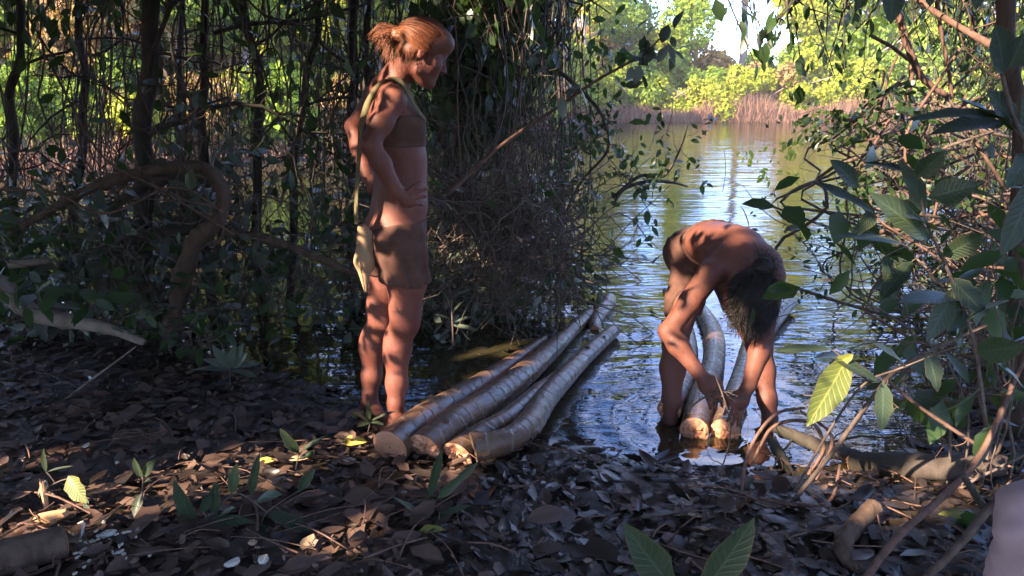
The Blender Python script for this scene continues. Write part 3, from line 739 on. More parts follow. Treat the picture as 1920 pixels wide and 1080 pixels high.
# ---------------------------------------------------------------- added canopy, unseen behind and above the camera, shaped to throw dappled shade
LIT = []                          # (place, radius) that a gap in the canopy lets the sun through to
def lit(px, py, Y, r): LIT.append((P(px, py, Y), r))
for a in [(738, 70, 3.13, .06), (700, 90, 3.13, .06), (790, 50, 3.05, .03), (775, 108, 3.05, .02), (740, 135, 3.06, .03), (692, 178, 3.15, .03), (757, 178, 3.0, .022), (730, 205, 2.97, .022), (712, 232, 2.97, .018),
          (655, 240, 3.42, .05), (668, 300, 3.3, .03), (675, 215, 3.1, .025), (705, 385, 3.05, .04), (738, 392, 3.05, .03), (690, 440, 3.05, .03), (728, 470, 3.05, .015), (698, 515, 3.2, .025), (694, 560, 3.2, .02), (745, 505, 3.02, .018), (738, 630, 3.02, .008),
          (735, 690, 3.02, .012), (684, 700, 3.22, .008), (725, 740, 3.02, .008), (722, 785, 3.02, .02), (684, 520, 3.02, .025), (684, 755, 3.22, .01),
          (1320, 432, 3.5, .09), (1290, 450, 3.6, .05), (1405, 452, 3.3, .045), (1445, 490, 3.25, .015), (1365, 420, 3.4, .04), (1262, 575, 3.02, .028), (1300, 530, 3.1, .022), (1246, 625, 2.98, .02), (1441, 748, 3.2, .035), (1412, 690, 2.95, .02), (1345, 548, 3.05, .015),
          (1322, 600, 3.6, .06), (1300, 575, 3.8, .05), (1478, 575, 4.2, .07), (1340, 640, 3.4, .03), (1280, 740, 3.1, .03), (1300, 815, 2.95, .03)]: lit(*a)
for px, py, r in [(720, 835, .06), (790, 850, .05), (800, 815, .06), (860, 835, .06), (905, 800, .05), (890, 770, .07), (930, 740, .05), (1010, 690, .08), (1080, 620, .08), (1130, 590, .1), (1000, 750, .075), (1030, 715, .06), (1120, 640, .08), (850, 760, .05), (930, 695, .06),
                  (30, 870, .05), (90, 970, .07), (100, 990, .06), (180, 960, .03), (260, 985, .05), (300, 975, .05), (360, 890, .05), (400, 885, .05), (440, 895, .03), (330, 880, .03), (440, 915, .03), (480, 880, .04), (530, 860, .04), (570, 920, .05), (610, 915, .05), (660, 905, .05), (700, 895, .05), (760, 890, .05), (790, 905, .04), (660, 845, .04), (600, 880, .035), (640, 930, .03),
                  (585, 1035, .05), (620, 1020, .05), (520, 905, .05), (150, 930, .03), (1560, 760, .06), (1540, 830, .05), (1520, 880, .06), (1825, 905, .05), (1560, 915, .05), (1740, 905, .03), (1680, 970, .04), (500, 700, .03), (150, 600, .06), (60, 575, .05)]:
    g = on_ground(px, py); LIT.append((g + np.array([0, 0, .04]), r))
for q, r in ((G(732, 838, .14), .075), (G(797, 838, .13), .05), (G(862, 850, .11), .05)): LIT.append((q, r))
for px, py, Y, r in [(1700, 120, 3.8, .25), (1760, 170, 3.8, .2), (1720, 330, 4.2, .3), (1780, 420, 4.2, .35), (1840, 380, 4.2, .25), (1850, 520, 4.0, .2), (1760, 500, 4.2, .2), (1900, 450, 4.4, .3), (1680, 220, 4.4, .3), (1790, 260, 4.5, .4), (1880, 250, 4.5, .35), (1800, 60, 5, .5), (1700, 20, 5, .4),
                  (1560, 720, 1.75, .04), (1690, 410, 1.6, .03), (1610, 660, 1.7, .03), (1460, 655, 1.9, .03), (1060, 60, 7.5, .5), (1000, 130, 7.0, .4), (1020, 40, 6.5, .4), (1255, 300, 5.8, .25), (960, 20, 6, .25)]: lit(px, py, Y, r)
LT = np.array([l[0] for l in LIT]); LR = np.array([l[1] for l in LIT])
U1 = nrm(np.cross(SUN, [0, 0, 1])); U2 = np.cross(SUN, U1)
def canopy_keep(p, margin=.11):
    keep = ~in_view(p, .04) & (np.linalg.norm(p - np.array([0, 0, CAM_H]), axis=1) > 1.0) & (p[:, 2] > .35)
    a = np.stack([p @ U1, p @ U2], -1); b = np.stack([LT @ U1, LT @ U2], -1)
    ds = np.linalg.norm(a[:, None] - b[None], axis=2)
    ahead = ((p[:, None, :] - LT[None]) @ SUN) > 0
    keep &= ~((ds < (LR * 1.0 + .085)[None]) & ahead).any(1)  # drops leaves that would block the sun to a chosen spot
    return keep
rng = np.random.RandomState(91)
NC = 60000
T_ = np.stack([rng.uniform(-6.5, 5.2, NC), rng.uniform(1.0, 8.2, NC), rng.uniform(-.2, 3.8, NC)], -1)
T_ += SUN * rng.uniform(3.0, 7.5, NC)[:, None]
# added leaf shell round behind the viewer, there to block sky light
NS = 11000
dsh = nrm(rng.normal(size=(NS, 3))); dsh[:, 2] = np.abs(dsh[:, 2])
rsh = rng.uniform(4.5, 8.5, NS)
S_ = np.array([-.3, 1.5, 0]) + dsh * rsh[:, None] * np.array([1, 1, .85])
S_ = S_[(dsh[:, 1] < .45) | ((dsh[:, 2] > .8) & (S_[:, 1] < 4.5))]
T_ = np.concatenate([T_, S_]); T_ = T_[canopy_keep(T_)]
# added small leaves, out of view, that break up the sun patches
FN = []
for (x0, x1, y0, y1, z0, z1, k) in [(-1.0, -.1, 2.8, 3.5, 0, 1.85, 7000), (.4, 1.4, 2.7, 3.9, 0, 1.0, 6000), (-.7, .9, 2.6, 5.2, 0, .2, 7000), (-2.0, .2, 1.8, 3.0, .0, .3, 5000), (.7, 1.8, 1.6, 2.8, 0, 1.0, 3500)]:
    FN.append(np.stack([rng.uniform(x0, x1, k), rng.uniform(y0, y1, k), rng.uniform(z0, z1, k)], -1) + SUN * rng.uniform(1.7, 3.6, k)[:, None])
FN = np.concatenate(FN); FN = FN[canopy_keep(FN, .012) | ((rng.rand(len(FN)) < .035) & ~in_view(FN, .04) & (FN[:, 2] > .35))]
ownf = np.argmin(((FN[:, None, :2] - np.array([t[:2] for t in [(-7.5, 1.5), (-5.5, -1.5), (-3.0, -2.5), (-.5, -3.0), (1.5, -1.8), (-8.5, 4.5), (-4.6, 0.8), (5.0, -.5), (6.5, 3.0)]])[None])**2).sum(2), axis=1)
# the added leaves are shared out among unseen trees put in for the shade
TRB = [(-7.5, 1.5, 'broad added shade tree on the bank to the left of the viewer'), (-5.5, -1.5, 'added shade tree behind the viewer on the left'), (-3.0, -2.5, 'added shade tree close behind the viewer'), (-.5, -3.0, 'added shade tree directly behind the viewer'),
       (1.5, -1.8, 'added shade tree behind the viewer on the right'), (-8.5, 4.5, 'added shade tree beyond the left frame edge'), (-4.6, 0.8, 'leaning added shade tree just left of the viewer'), (5.0, -.5, 'added shade tree far behind the viewer on the right'), (6.5, 3.0, 'added shade tree beyond the right frame edge')]
tb = np.array([t[:2] for t in TRB]); own = np.argmin(((T_[:, None, :2] - tb[None])**2).sum(2), axis=1)
for i, (x, y, lab) in enumerate(TRB):
    z0 = gz(x, y); t = thing('shade_tree', lab, 'tree', (x, y, z0))
    pts = T_[own == i]
    if len(pts) == 0: pts = np.array([[x, y, 6.]])
    tpz = spline([(x, y, z0 - .2), (x + .1, y + .05, z0 + 2), (x - .05, y, z0 + 4.5), (x, y + .1, z0 + 8)], 14)
    part('trunk', tube(tpz, np.linspace(.16, .07, 14), 10), M['bark_dark'], t)
    lim = []
    for k in range(14):
        q = pts[rng.randint(len(pts))]; s0 = tpz[rng.randint(5, 12)]
        seg = spline([s0, (s0 + q) / 2 + np.array([0, 0, .25]), q], 7)
        if canopy_keep(seg, .03).all(): lim.append(tube(seg, np.linspace(.03, .01, 7), 5, False))
    if lim: part('limbs', merge(lim), M['bark_dark'], t)
    n = len(pts); L = np.where(np.linalg.norm(pts - np.array([-.3, 1.5, 0]), axis=1) > 5.5, .36, .22) * rng.uniform(.7, 1.2, n)
    d = nrm(rng.normal(size=(n, 3)) + np.array([0, 0, -.3]))
    part('crown', leaves(pts - d * L[:, None] * .5, d, nrm(rng.normal(size=(n, 3)) * .7 + SUN), L, L * .55, 'far'), M['leaf_dark'], t, stuff=True)
    q = FN[ownf == i]
    if len(q):
        n = len(q); L = .1 * rng.uniform(.7, 1.2, n); d = nrm(rng.normal(size=(n, 3)) + np.array([0, 0, -.3]))
        part('fine_shade_leaves', leaves(q - d * L[:, None] * .5, d, nrm(rng.normal(size=(n, 3)) * .6 + SUN), L, L * .5, 'far'), M['leaf_dark'], t, stuff=True)

# ---------------------------------------------------------------- logs
tl = NT('log_bark')
uvn = tl.uv()
nz = tl.noise(10, 5, .6, tl.mapv(tl.obj(), (1, 1, 1)))
nz2 = tl.noise(3, 4, .6, tl.mapv(tl.obj(), (1, 1, 1)), .8)
patch = tl.ramp(nz2, [(.3, (.075, .042, .026)), (.5, (.14, .075, .04)), (.66, (.26, .12, .05)), (.8, (.15, .12, .07))])
fine = tl.noise(1, 4, .6, tl.mapv(uvn, (14, 60, 1)))
cc = tl.mix(.35, patch, tl.ramp(fine, [(.35, (.03, .02, .016)), (.65, (.18, .12, .085))]), 'MIX')
sepx = tl.n.new('ShaderNodeSeparateXYZ'); tl.l.new(uvn, sepx.inputs[0])
ph = tl.math('ADD', tl.math('MULTIPLY', sepx.outputs[0], 11.5), tl.math('ADD', tl.math('MULTIPLY', nz, 1.1), tl.math('MULTIPLY', nz2, 3.0)))
ring = tl.math('POWER', tl.math('ABSOLUTE', tl.math('SINE', tl.math('MULTIPLY', ph, math.pi))), 26.0)
cc = tl.mix(tl.math('MULTIPLY', ring, .3), cc, (.27, .23, .19))
hh = tl.math('ADD', tl.math('MULTIPLY', ring, 1.0), tl.math('MULTIPLY', fine, .5))
M['log_bark'] = tl.done(tl.bsdf(cc, tl.ramp(nz, [(.3, (.2,) * 3), (.7, (.45,) * 3)]), .45, tl.bump(hh, .5, .006)))
# cut face: growth rings round the face centre (uv = radial)
te = NT('cut_face')
sx = te.n.new('ShaderNodeSeparateXYZ'); te.l.new(te.uv(), sx.inputs[0])
rn = te.noise(18, 4, .6, te.obj())
rg_ = te.math('SINE', te.math('ADD', te.math('MULTIPLY', sx.outputs[0], 34.0), te.math('MULTIPLY', rn, 5.0)))
rg_ = te.math('ADD', te.math('MULTIPLY', rg_, .08), te.math('MULTIPLY', rn, 1.0))
ce = te.ramp(rg_, [(.2, (.34, .14, .065)), (.5, (.54, .26, .14)), (.8, (.66, .37, .22))])
ce = te.mix(te.ramp(sx.outputs[0], [(.02, (1, 1, 1)), (.1, (0, 0, 0))]), ce, (.2, .09, .04))
M['cut_face'] = te.done(te.bsdf(ce, .55, .3, te.bump(rn, .35, .008)))

def log(label, pts, radii, seed, cut_tilt=(0, 0, 0), knots=(), group='peeled logs', ends=(True, True), stepn=70, axe=False, name='log'):
    """pts: world centre line, front end first"""
    r2 = np.random.RandomState(seed); sides = 20
    c = spline(pts, stepn); n = len(c)
    L = np.concatenate([[0], np.cumsum(np.linalg.norm(np.diff(c, axis=0), axis=1))])
    rr = np.interp(np.linspace(0, 1, n), np.linspace(0, 1, len(radii)), radii)
    ringh = np.abs(np.sin((L + .03 * np.sin(L * 7 + seed)) * 11.5 * math.pi))**20 * .013 + .03 * np.sin(L * 5 + seed) + .012 * r2.normal(size=n)
    rr = rr * (1 + ringh)
    a = np.linspace(0, 2 * math.pi, sides, endpoint=False)
    bmp = .03 * np.sin(2 * a[None] + r2.uniform(0, 6) + L[:, None] * 1.2) + .02 * np.sin(3 * a[None] + L[:, None] * 3) + .008 * r2.normal(size=(n, sides))
    t = thing(name, label, 'log', (c[0][0], c[0][1], gz(c[0][0], c[0][1])), group)
    v, f, u = tube(c, rr, sides, False, bmp, True)
    # slanted cut: shear the first rows along the axis
    ax = nrm(c[0] - c[1]); V = v.reshape(n, sides, 3)
    tilt = np.array(cut_tilt, float)
    for k in range(3):
        off = (V[k] - c[k]) @ tilt
        V[k] += ax * (off * (1 - k / 3.0))[:, None]
    v = V.reshape(-1, 3)
    b = part('bark', (v, f), M['log_bark'], t, uvs=u)
    for e, on in ((0, ends[0]), (n - 1, ends[1])):
        if not on: continue
        ring_ = V[e]; cen = ring_.mean(0); out = nrm(c[e] - c[e + (1 if e == 0 else -1)])
        rows = [ring_ + out * .0015]; uu = [np.full(sides, 1.0)]
        for q in (.8, .55, .3):
            j = r2.normal(size=(sides, 1)) * (.006 if axe else .0015)
            rows.append(cen + (ring_ - cen) * q + out * (.004 + j + (.02 * (1 - q) if axe else 0))); uu.append(np.full(sides, q))
        vv = np.concatenate(rows + [[cen + out * .005]]); uu = np.concatenate(uu + [[0.0]])
        ff = []
        for k in range(3):
            for s in range(sides): ff.append((k * sides + s, k * sides + (s + 1) % sides, (k + 1) * sides + (s + 1) % sides, (k + 1) * sides + s))
        for s in range(0, sides, 1): ff.append((3 * sides + s, 3 * sides + (s + 1) % sides, 4 * sides))
        part('cut_face', (vv, ff), M['cut_face'], t, smooth=not axe, uvs=np.stack([uu, uu * 0], -1))
    for kf, ang, kr in knots:
        i = int(kf * (n - 1)); T = nrm(c[min(i + 1, n - 1)] - c[max(i - 1, 0)])
        side = nrm(np.cross(T, [0, 0, 1])); upv = np.cross(side, T)
        o_ = side * math.cos(ang) + upv * math.sin(ang); p0 = c[i] + o_ * rr[i] * .85
        part('knot', tube([p0, p0 + o_ * kr * .8, p0 + o_ * kr * 1.1], [kr, kr * .7, kr * .3], 8), M['bark_brown'], t)
    return t
def LP(px, py, z): return G(px, py, z)
# left bundle
log('leftmost log of the left bundle with a round pale cut face', [LP(732, 838, .14), LP(790, 790, .13), LP(860, 745, .1), LP(930, 700, .07), LP(1022, 634, .03)], [.068, .064, .056, .045, .016], 1, cut_tilt=(0, 0, .3), knots=[(.35, 1.9, .02)], group='logs of the left bundle')
log('second log of the left bundle, thickest and longest, with rough orange axe cut', [LP(797, 838, .13), LP(850, 795, .125), LP(910, 757, .11), LP(975, 708, .08), LP(1035, 655, .05), LP(1110, 583, .03)], [.062, .07, .068, .06, .052, .03], 2, cut_tilt=(0, 0, .5), axe=True, knots=[(.12, 1.2, .02)], group='logs of the left bundle')
log('third log of the left bundle, thinner, squeezed between its neighbours', [LP(858, 850, .11), LP(900, 815, .11), LP(950, 785, .1), LP(1010, 735, .07), LP(1080, 684, .03)], [.055, .05, .045, .042, .03], 3, cut_tilt=(0, 0, .5), axe=True, group='logs of the left bundle')
log('rightmost log of the left bundle, bent near its dark frayed front end', [LP(888, 838, .13), LP(950, 826, .12), LP(992, 795, .1), LP(1025, 745, .075), LP(1090, 675, .05), LP(1150, 620, .04)], [.06, .052, .055, .052, .05, .04], 4, cut_tilt=(.5, 0, .2), knots=[(.84, 1.4, .016), (.9, 1.0, .014)], group='logs of the left bundle')
log('short forked log floating at the far tip of the left bundle', [LP(1115, 618, .0), LP(1118, 598, .015), LP(1135, 575, .03), LP(1143, 560, .03)], [.03, .042, .046, .044], 5, knots=[(.5, 2.4, .022)], stepn=30, ends=(True, True), group=None)
t4 = [o for o in COL.objects if o.get('label', '').startswith('rightmost log of the left')][0]
[c for c in t4.children if c.name.startswith('cut_face')][0].data.materials[0] = M['bark_brown']
t5 = [o for o in COL.objects if o.get('label', '').startswith('short forked')][0]
part('fork', tube([LP(1122, 585, .02), LP(1122, 570, .06), LP(1126, 553, .08)], [.028, .024, .022], 10), M['bark_brown'], t5)
# right bundle, handled by the bending person
log('left log of the bundle between the bending person\'s legs', [LP(1255, 768, .05), LP(1283, 715, .04), LP(1293, 655, .03), LP(1283, 600, .025)], [.055, .05, .046, .036], 6, axe=True, group='logs of the right bundle')
log('middle log of the right bundle, curved, with silvery bark and orange cut', [LP(1302, 808, .03), LP(1316, 750, .035), LP(1336, 690, .035), LP(1338, 630, .03), LP(1320, 590, .025), LP(1298, 560, .02)], [.06, .064, .062, .056, .048, .034], 7, axe=True, group='logs of the right bundle')
log('right log of the bundle beneath the bending person\'s hands', [LP(1360, 808, .03), LP(1380, 740, .035), LP(1396, 685, .03), LP(1410, 630, .02)], [.06, .056, .05, .045], 8, axe=True, group='logs of the right bundle')
log('log end with orange cut poking out right of the bending person', [LP(1482, 568, .06), LP(1462, 590, .05), LP(1435, 625, .03), LP(1415, 660, .0)], [.042, .046, .048, .046], 9, axe=True, group=None, stepn=30)
log('thin broken stub standing out of the water behind the person\'s legs', [LP(1248, 545, .12), LP(1256, 575, .07), LP(1264, 615, -.02)], [.022, .024, .026], 10, group=None, stepn=20, name='log_stub')
# logs lying on the right and the front left corner
log('dark sodden log on the mud at lower right with a sunlit pale end', [on_ground(1870, 905) + [0, 0, .07], on_ground(1780, 905) + [0, 0, .06], on_ground(1690, 895) + [0, 0, .05], on_ground(1600, 880) + [0, 0, .03]], [.04, .048, .048, .04], 11, axe=True, group=None)
t11 = [o for o in COL.objects if o.get('label', '').startswith('dark sodden')][0]
t11.children[0].data.materials[0] = M['bark_dark']
branch_thing('sunken_branch', 'black wet branch lying in the shallows beside the red roots', [(1450, 800, 2.93), (1500, 822, 2.9), (1560, 845, 2.85), (1640, 865, 2.85)], [.02, .028, .03, .022], 'bark_dark', 91, 2)
branch_thing('sunken_branch', 'black branch dipping into the water below the bending person\'s arm', [(1445, 820, 2.85), (1465, 860, 2.8), (1490, 900, 2.75)], [.018, .025, .012], 'bark_dark', 92, 0)
t = log('short brown cut log at the bottom left corner', [on_ground(118, 1052) + [0, .02, .05], on_ground(60, 1062) + [0, 0, .05], on_ground(-60, 1095) + [0, 0, .05]], [.05, .05, .052], 12, group=None, stepn=30)
for ch in t.children:
    if ch.name.startswith('bark'): ch.data.materials[0] = M['bark_brown']

# ---------------------------------------------------------------- leaf litter
def scatter(n, seed, cond, xr=(-3.4, 3.0), yr=(1.3, 4.9)):
    r2 = np.random.RandomState(seed)
    x = r2.uniform(*xr, n); y = r2.uniform(*yr, n); s = shore_dist(x, y)
    k = cond(x, y, s, r2.rand(n)); return x[k], y[k], s[k], r2
def litter(name, label, n, seed, cond, mat, ls, kinds_=('curl', 'torn', 'oval'), h=.03, tilt=.35):
    x, y, s, r2 = scatter(n, seed, cond)
    gs = []; which = r2.randint(0, len(kinds_), len(x))
    for i, kd in enumerate(kinds_):
        k = which == i; m = k.sum()
        z = ground_z(x[k], y[k]) + (r2.uniform(.0, h, m) if mat is not M['litter_wet'] else r2.uniform(-.012, .018, m))
        a = r2.uniform(0, 6.283, m); L = ls[0] + (ls[1] - ls[0]) * r2.rand(m)**1.6
        d = np.stack([np.cos(a), np.sin(a), r2.normal(size=m) * tilt * .5], -1)
        nor = nrm(np.stack([r2.normal(size=m) * tilt, r2.normal(size=m) * tilt, np.where(r2.rand(m) < .5, 1., -1.)], -1))
        gs.append(leaves(np.stack([x[k], y[k], z], -1), d, nor, L, L * r2.uniform(.3, .65, m), kd, .55 if h < .04 else 1.0))
    return solo(name, merge(gs), mat, (0, 0, 0), label, 'leaf litter', None, 'stuff')
wetf = lambda x, y, s, r: (s > -.06) & (r < np.clip(1.15 - s * .9 + (x > -.4) * .6, .12, 1))
dryf = lambda x, y, s, r: (s > .1) & (r > np.clip(1.05 - s * .8 + (x > -.3) * .55, .1, .93))
litter('leaf_litter', 'sodden black leaf litter on the mud along the water', 24000, 1, wetf, M['litter_wet'], (.025, .12), h=.022, tilt=.24)
litter('leaf_litter', 'dry brown leaf litter over the left and near bank', 17000, 2, dryf, M['litter_dry'], (.03, .12), h=.03, tilt=.28)
litter('leaf_crumbs', 'small crumbs of broken dead leaves over the bank', 12000, 3, lambda x, y, s, r: (s > -.03), M['litter_dry'], (.012, .04), ('torn', 'curl'), .05, .7)
litter('floating_debris', 'small dark leaf bits floating on the water by the bank', 1500, 4, lambda x, y, s, r: (s < -.02) & (r < np.exp(s * .9)), M['litter_dry'], (.01, .035), ('oval',), .004, .03).location.z = .0
fd = bpy.data.objects['floating_debris'].data
co = np.empty(len(fd.vertices) * 3, np.float32); fd.vertices.foreach_get('co', co); co = co.reshape(-1, 3)
blk = co.reshape(-1, 8, 3); blk[:, :, 2] = blk[:, :, 2] - blk[:, :, 2].mean(1, keepdims=True) + .003; fd.vertices.foreach_set('co', blk.ravel())
rng = np.random.RandomState(77)
for i in range(150):
    while True:
        px = rng.uniform(0, 1750); py = rng.uniform(770, 1075); g = on_ground(px, py)
        if shore_dist(g[0], g[1]) > .05: break
    L = rng.uniform(.08, .14); a = rng.uniform(0, 6.28); kd = ['curl', 'torn', 'oval', 'long'][rng.randint(4)]
    wet = px > 900 or rng.rand() < .3
    geo = leaves([g + [0, 0, .035]], [[math.cos(a), math.sin(a), rng.normal() * .12]], [[rng.normal() * .3, rng.normal() * .3, 1]], L, L * rng.uniform(.4, .6), kd)
    solo('fallen_leaf', geo, M['litter_wet'] if wet else M['litter_dry'], g, 'wet dark fallen leaf lying flat on the mud' if wet else 'dry brown fallen leaf lying on the bank litter', 'leaf', 'wet fallen leaves' if wet else 'dry fallen leaves')
# leaves and chips that stand out
def detailed_leaf(base, tip, width, up, mat, parent=None, name='leaf', label=None, cat=None, curl=.12, seed=0, n=7, holes=0, wave=.05, group=None):
    r2 = np.random.RandomState(seed); base = np.array(base, float); tip = np.array(tip, float)
    ax = tip - base; L = np.linalg.norm(ax); d = ax / L; x = nrm(np.cross(d, np.asarray(up, float))); z = np.cross(x, d)
    rows = []; F = []
    UV = []
    for i in range(n + 1):
        t = i / n; w = width * .5 * (math.sin(math.pi * min(1, t**.85))**.75 if 0 < t < 1 else .02) * (1 + wave * r2.normal())
        bend = -curl * L * (t - .3)**2 + curl * L * .09
        cpt = base + d * (L * t) + z * bend
        for q, lz in ((-1, .22), (-.5, .08), (0, 0), (.5, .08), (1, .22)):
            UV.append((q, t)); rows.append(cpt + x * (q * w) + z * (lz * w + (wave * .5 * w * r2.normal() if abs(q) == 1 else 0)))
    for i in range(n):
        for j in range(4):
            if holes and r2.rand() < holes and 0 < i < n - 1: continue
            a = i * 5 + j; F.append((a, a + 1, a + 6, a + 5))
    geo = (np.array(rows), F)
    if parent is not None: return part(name, geo, mat, parent, label=label, uvs=UV)
    return solo(name, geo, mat, base, label, cat, group, uvs=UV)
def flat_leaf(px, py, L, ang, mat, label, seed, w=.5, name='fallen_leaf', up=.035, tilt=.05):
    g = on_ground(px, py) + np.array([0, 0, up]); d = np.array([math.cos(ang), math.sin(ang), tilt]) * L
    return detailed_leaf(g - d / 2, g + d / 2, L * w, (.1, -.35, 1), mat, None, name, label, 'leaf', seed=seed, curl=.2)
ML = NT('yellow_leaf'); c_ = ML.ramp(ML.noise(30, 4, .6, ML.obj()), [(.35, (.42, .32, .05)), (.7, (.62, .52, .12))]); ML.done(ML.bsdf(c_, .5)); M['yellow_leaf'] = ML.m
flat_leaf(665, 843, .10, .1, M['yellow_leaf'], 'bright yellow fallen leaf left of the first log\'s cut face', 1, .55)
flat_leaf(672, 790, .09, 1.2, M['leaf_yellow'], 'pale green fallen leaf at the woman\'s heel', 2, .5)
flat_leaf(500, 880, .07, .3, M['yellow_leaf'], 'small pale yellow leaf in the sunlit strip', 3, .45)
flat_leaf(560, 876, .07, .2, M['chip'], 'small tan curled leaf at left of the yellow leaf', 4, .4)
flat_leaf(1030, 985, .15, .3, M['litter_dry'], 'large mauve brown fallen leaf on the wet mud', 5, .5)
flat_leaf(620, 1015, .10, .6, M['litter_dry'], 'long tan leaf beside the half round wood chip', 6, .3)
flat_leaf(400, 885, .1, .5, M['litter_dry'], 'upturned tan leaf in the sunlit strip', 7, .3, tilt=.35)
flat_leaf(810, 1012, .08, .1, M['leaf_yellow'], 'greenish yellow scrap of leaf at bottom centre', 8, .4)
flat_leaf(1800, 985, .14, -.2, M['leaf_yellow'], 'long yellow green leaf lying at the lower right', 9, .3)
def chip(px, py, L, w, th, ang, mat, label, seed, name='wood_chip', tilt=0.1, group=None, up=.04):
    r2 = np.random.RandomState(seed); g = on_ground(px, py) + np.array([0, 0, up])
    n = 8; pr = []
    for i in range(n):
        a = 2 * math.pi * i / n; q = r2.uniform(.7, 1.1); pr.append((L / 2 * math.cos(a) * q, w / 2 * math.sin(a) * q))
    ca, sa = math.cos(ang), math.sin(ang); V = []
    for lv, s in ((-1, .85), (0, 1.0), (1, .8)):
        for (u, v) in pr: V.append(g + np.array([(u * ca - v * sa) * s, (u * sa + v * ca) * s, lv * th / 2 + (u * tilt + v * .5 * tilt) + r2.normal() * th * .12]))
    V += [g + np.array([0, 0, -th / 2]), g + np.array([0, 0, th / 2])]
    F = []
    for k in range(2):
        for i in range(n): F.append((k * n + i, k * n + (i + 1) % n, (k + 1) * n + (i + 1) % n, (k + 1) * n + i))
    for i in range(n): F.append((i, 3 * n, (i + 1) % n)); F.append((2 * n + i, 2 * n + (i + 1) % n, 3 * n + 1))
    return solo(name, (np.array(V), F), mat, g, label, 'wood chip', group, smooth=False)
chip(578, 1040, .065, .045, .02, .1, M['chip'], 'half round orange wood chip lying at bottom centre left', 1, tilt=.3)
chip(205, 1022, .06, .035, .012, .5, M['chip_white'], 'white wood chip nearest the front left log', 2)
chip(165, 853, .03, .025, .008, 1, M['chip_white'], 'small white chip alone on the dark litter at left', 3)
chip(222, 886, .015, .02, .006, 1, M['chip_white'], 'tiny white chip on the dark litter at left', 33)
chip(655, 880, .06, .02, .008, -.3, M['chip_white'], 'flat white splinter below the yellow leaf', 4)
chip(100, 990, .13, .04, .02, .2, M['wood_cut'], 'sunlit orange wood splinter at the lower left', 5, tilt=.1)
chip(88, 960, .02, .02, .09, .2, M['wood_cut'], 'upright sunlit wood splinter at the lower left', 6, up=.06)
chip(440, 1078, .05, .03, .012, .3, M['chip_white'], 'pale wood chip at the bottom edge, left one', 7)
chip(495, 1074, .035, .03, .018, .8, M['chip_white'], 'pale wood chip at the bottom edge, right one', 8)
chip(240, 1020, .045, .012, .006, .1, M['chip_white'], 'long white splinter right of the white chip', 9)
chip(475, 1040, .03, .02, .01, .1, M['chip'], 'small pale chip left of the half round chip', 10)
rng = np.random.RandomState(50)
for i in range(40):
    chip(190 + rng.normal() * 45, 1045 + rng.normal() * 18, rng.uniform(.008, .025), rng.uniform(.006, .015), .004, rng.uniform(0, 3), M['chip_white'], 'small white wood crumb scattered by the front left log', 60 + i, name='wood_crumb', group='white wood crumbs')

# sticks on the mud
branch_thing('bare_stick', 'long pale brown stick slanting across the lower right corner', [(1620, 1090, 1.85), (1680, 1010, 1.95), (1780, 920, 2.1), (1840, 850, 2.2), (1900, 720, 2.3), (1935, 640, 2.35)], [.011, .011, .01, .009, .007], 'twig_warm', 101, 1, 'stick', 7)
branch_thing('bare_stick', 'second stick slanting up to the right at the bottom right corner', [(1730, 1090, 1.75), (1800, 1020, 1.85), (1850, 960, 1.95), (1930, 890, 2.0)], [.01, .012, .012], 'bark_brown', 102, 0, 'stick', 7)
branch_thing('bare_stick', 'short black stick propped on the pale stick at the right', [(1805, 890, 2.1), (1830, 930, 2.05), (1870, 985, 1.95)], [.009, .011, .012], 'bark_dark', 103, 0, 'stick', 7)
branch_thing('root', 'grey brown curved root emerging from the mud at bottom right', [(1640, 950, 2.25), (1600, 990, 2.15), (1580, 1030, 2.05), (1620, 1085, 1.95)], [.03, .028, .03, .02], 'bark_brown', 104, 0, 'root', 9)
branch_thing('thin_stem', 'thin stem rising from the mud across the right shallows', [(1470, 960, 2.4), (1560, 850, 2.3), (1640, 740, 2.2), (1700, 680, 2.1), (1850, 610, 2.05)], [.008, .008, .006, .004], 'twig', 105, 3, 'stem', 6, nl=0, tl=.2)
branch_thing('thin_stem', 'thin stem leaning down left in front of the right shallows', [(1650, 700, 2.3), (1720, 760, 2.3), (1840, 840, 2.25)], [.005, .006, .007], 'twig_warm', 106, 2, 'stem', 5, tl=.15)
for i, pp in enumerate([[(1385, 1000, 2.4), (1400, 860, 2.45), (1450, 780, 2.5), (1510, 765, 2.5)], [(1410, 870, 2.5), (1450, 800, 2.55), (1520, 792, 2.5), (1545, 840, 2.5), (1525, 900, 2.5)], [(1515, 890, 2.5), (1545, 840, 2.5), (1530, 800, 2.55)],
                        [(1400, 930, 2.4), (1480, 945, 2.35), (1555, 940, 2.4), (1575, 870, 2.45)], [(1530, 900, 2.45), (1560, 820, 2.5), (1500, 770, 2.55)], [(1350, 890, 2.5), (1370, 800, 2.6), (1340, 700, 2.7)]]):
    branch_thing('root_loop', ['tallest reddish root looping up at the water\'s edge', 'reddish root hooping over beside the tallest root', 'short thick sunlit red root in the middle of the loops', 'low brown root running along the mud below the loops', 'pinkish root leaning left among the loops', 'thin dark stem rising before the logs at the person\'s feet'][i],
                 pp, [.005, .0065, .006, .0045] if i != 5 else [.003, .0025], 'twig_warm' if i != 5 else 'twig', 110 + i, 1 if i < 5 else 2, 'root', 7, tl=.12)
rng = np.random.RandomState(121)
stk = []
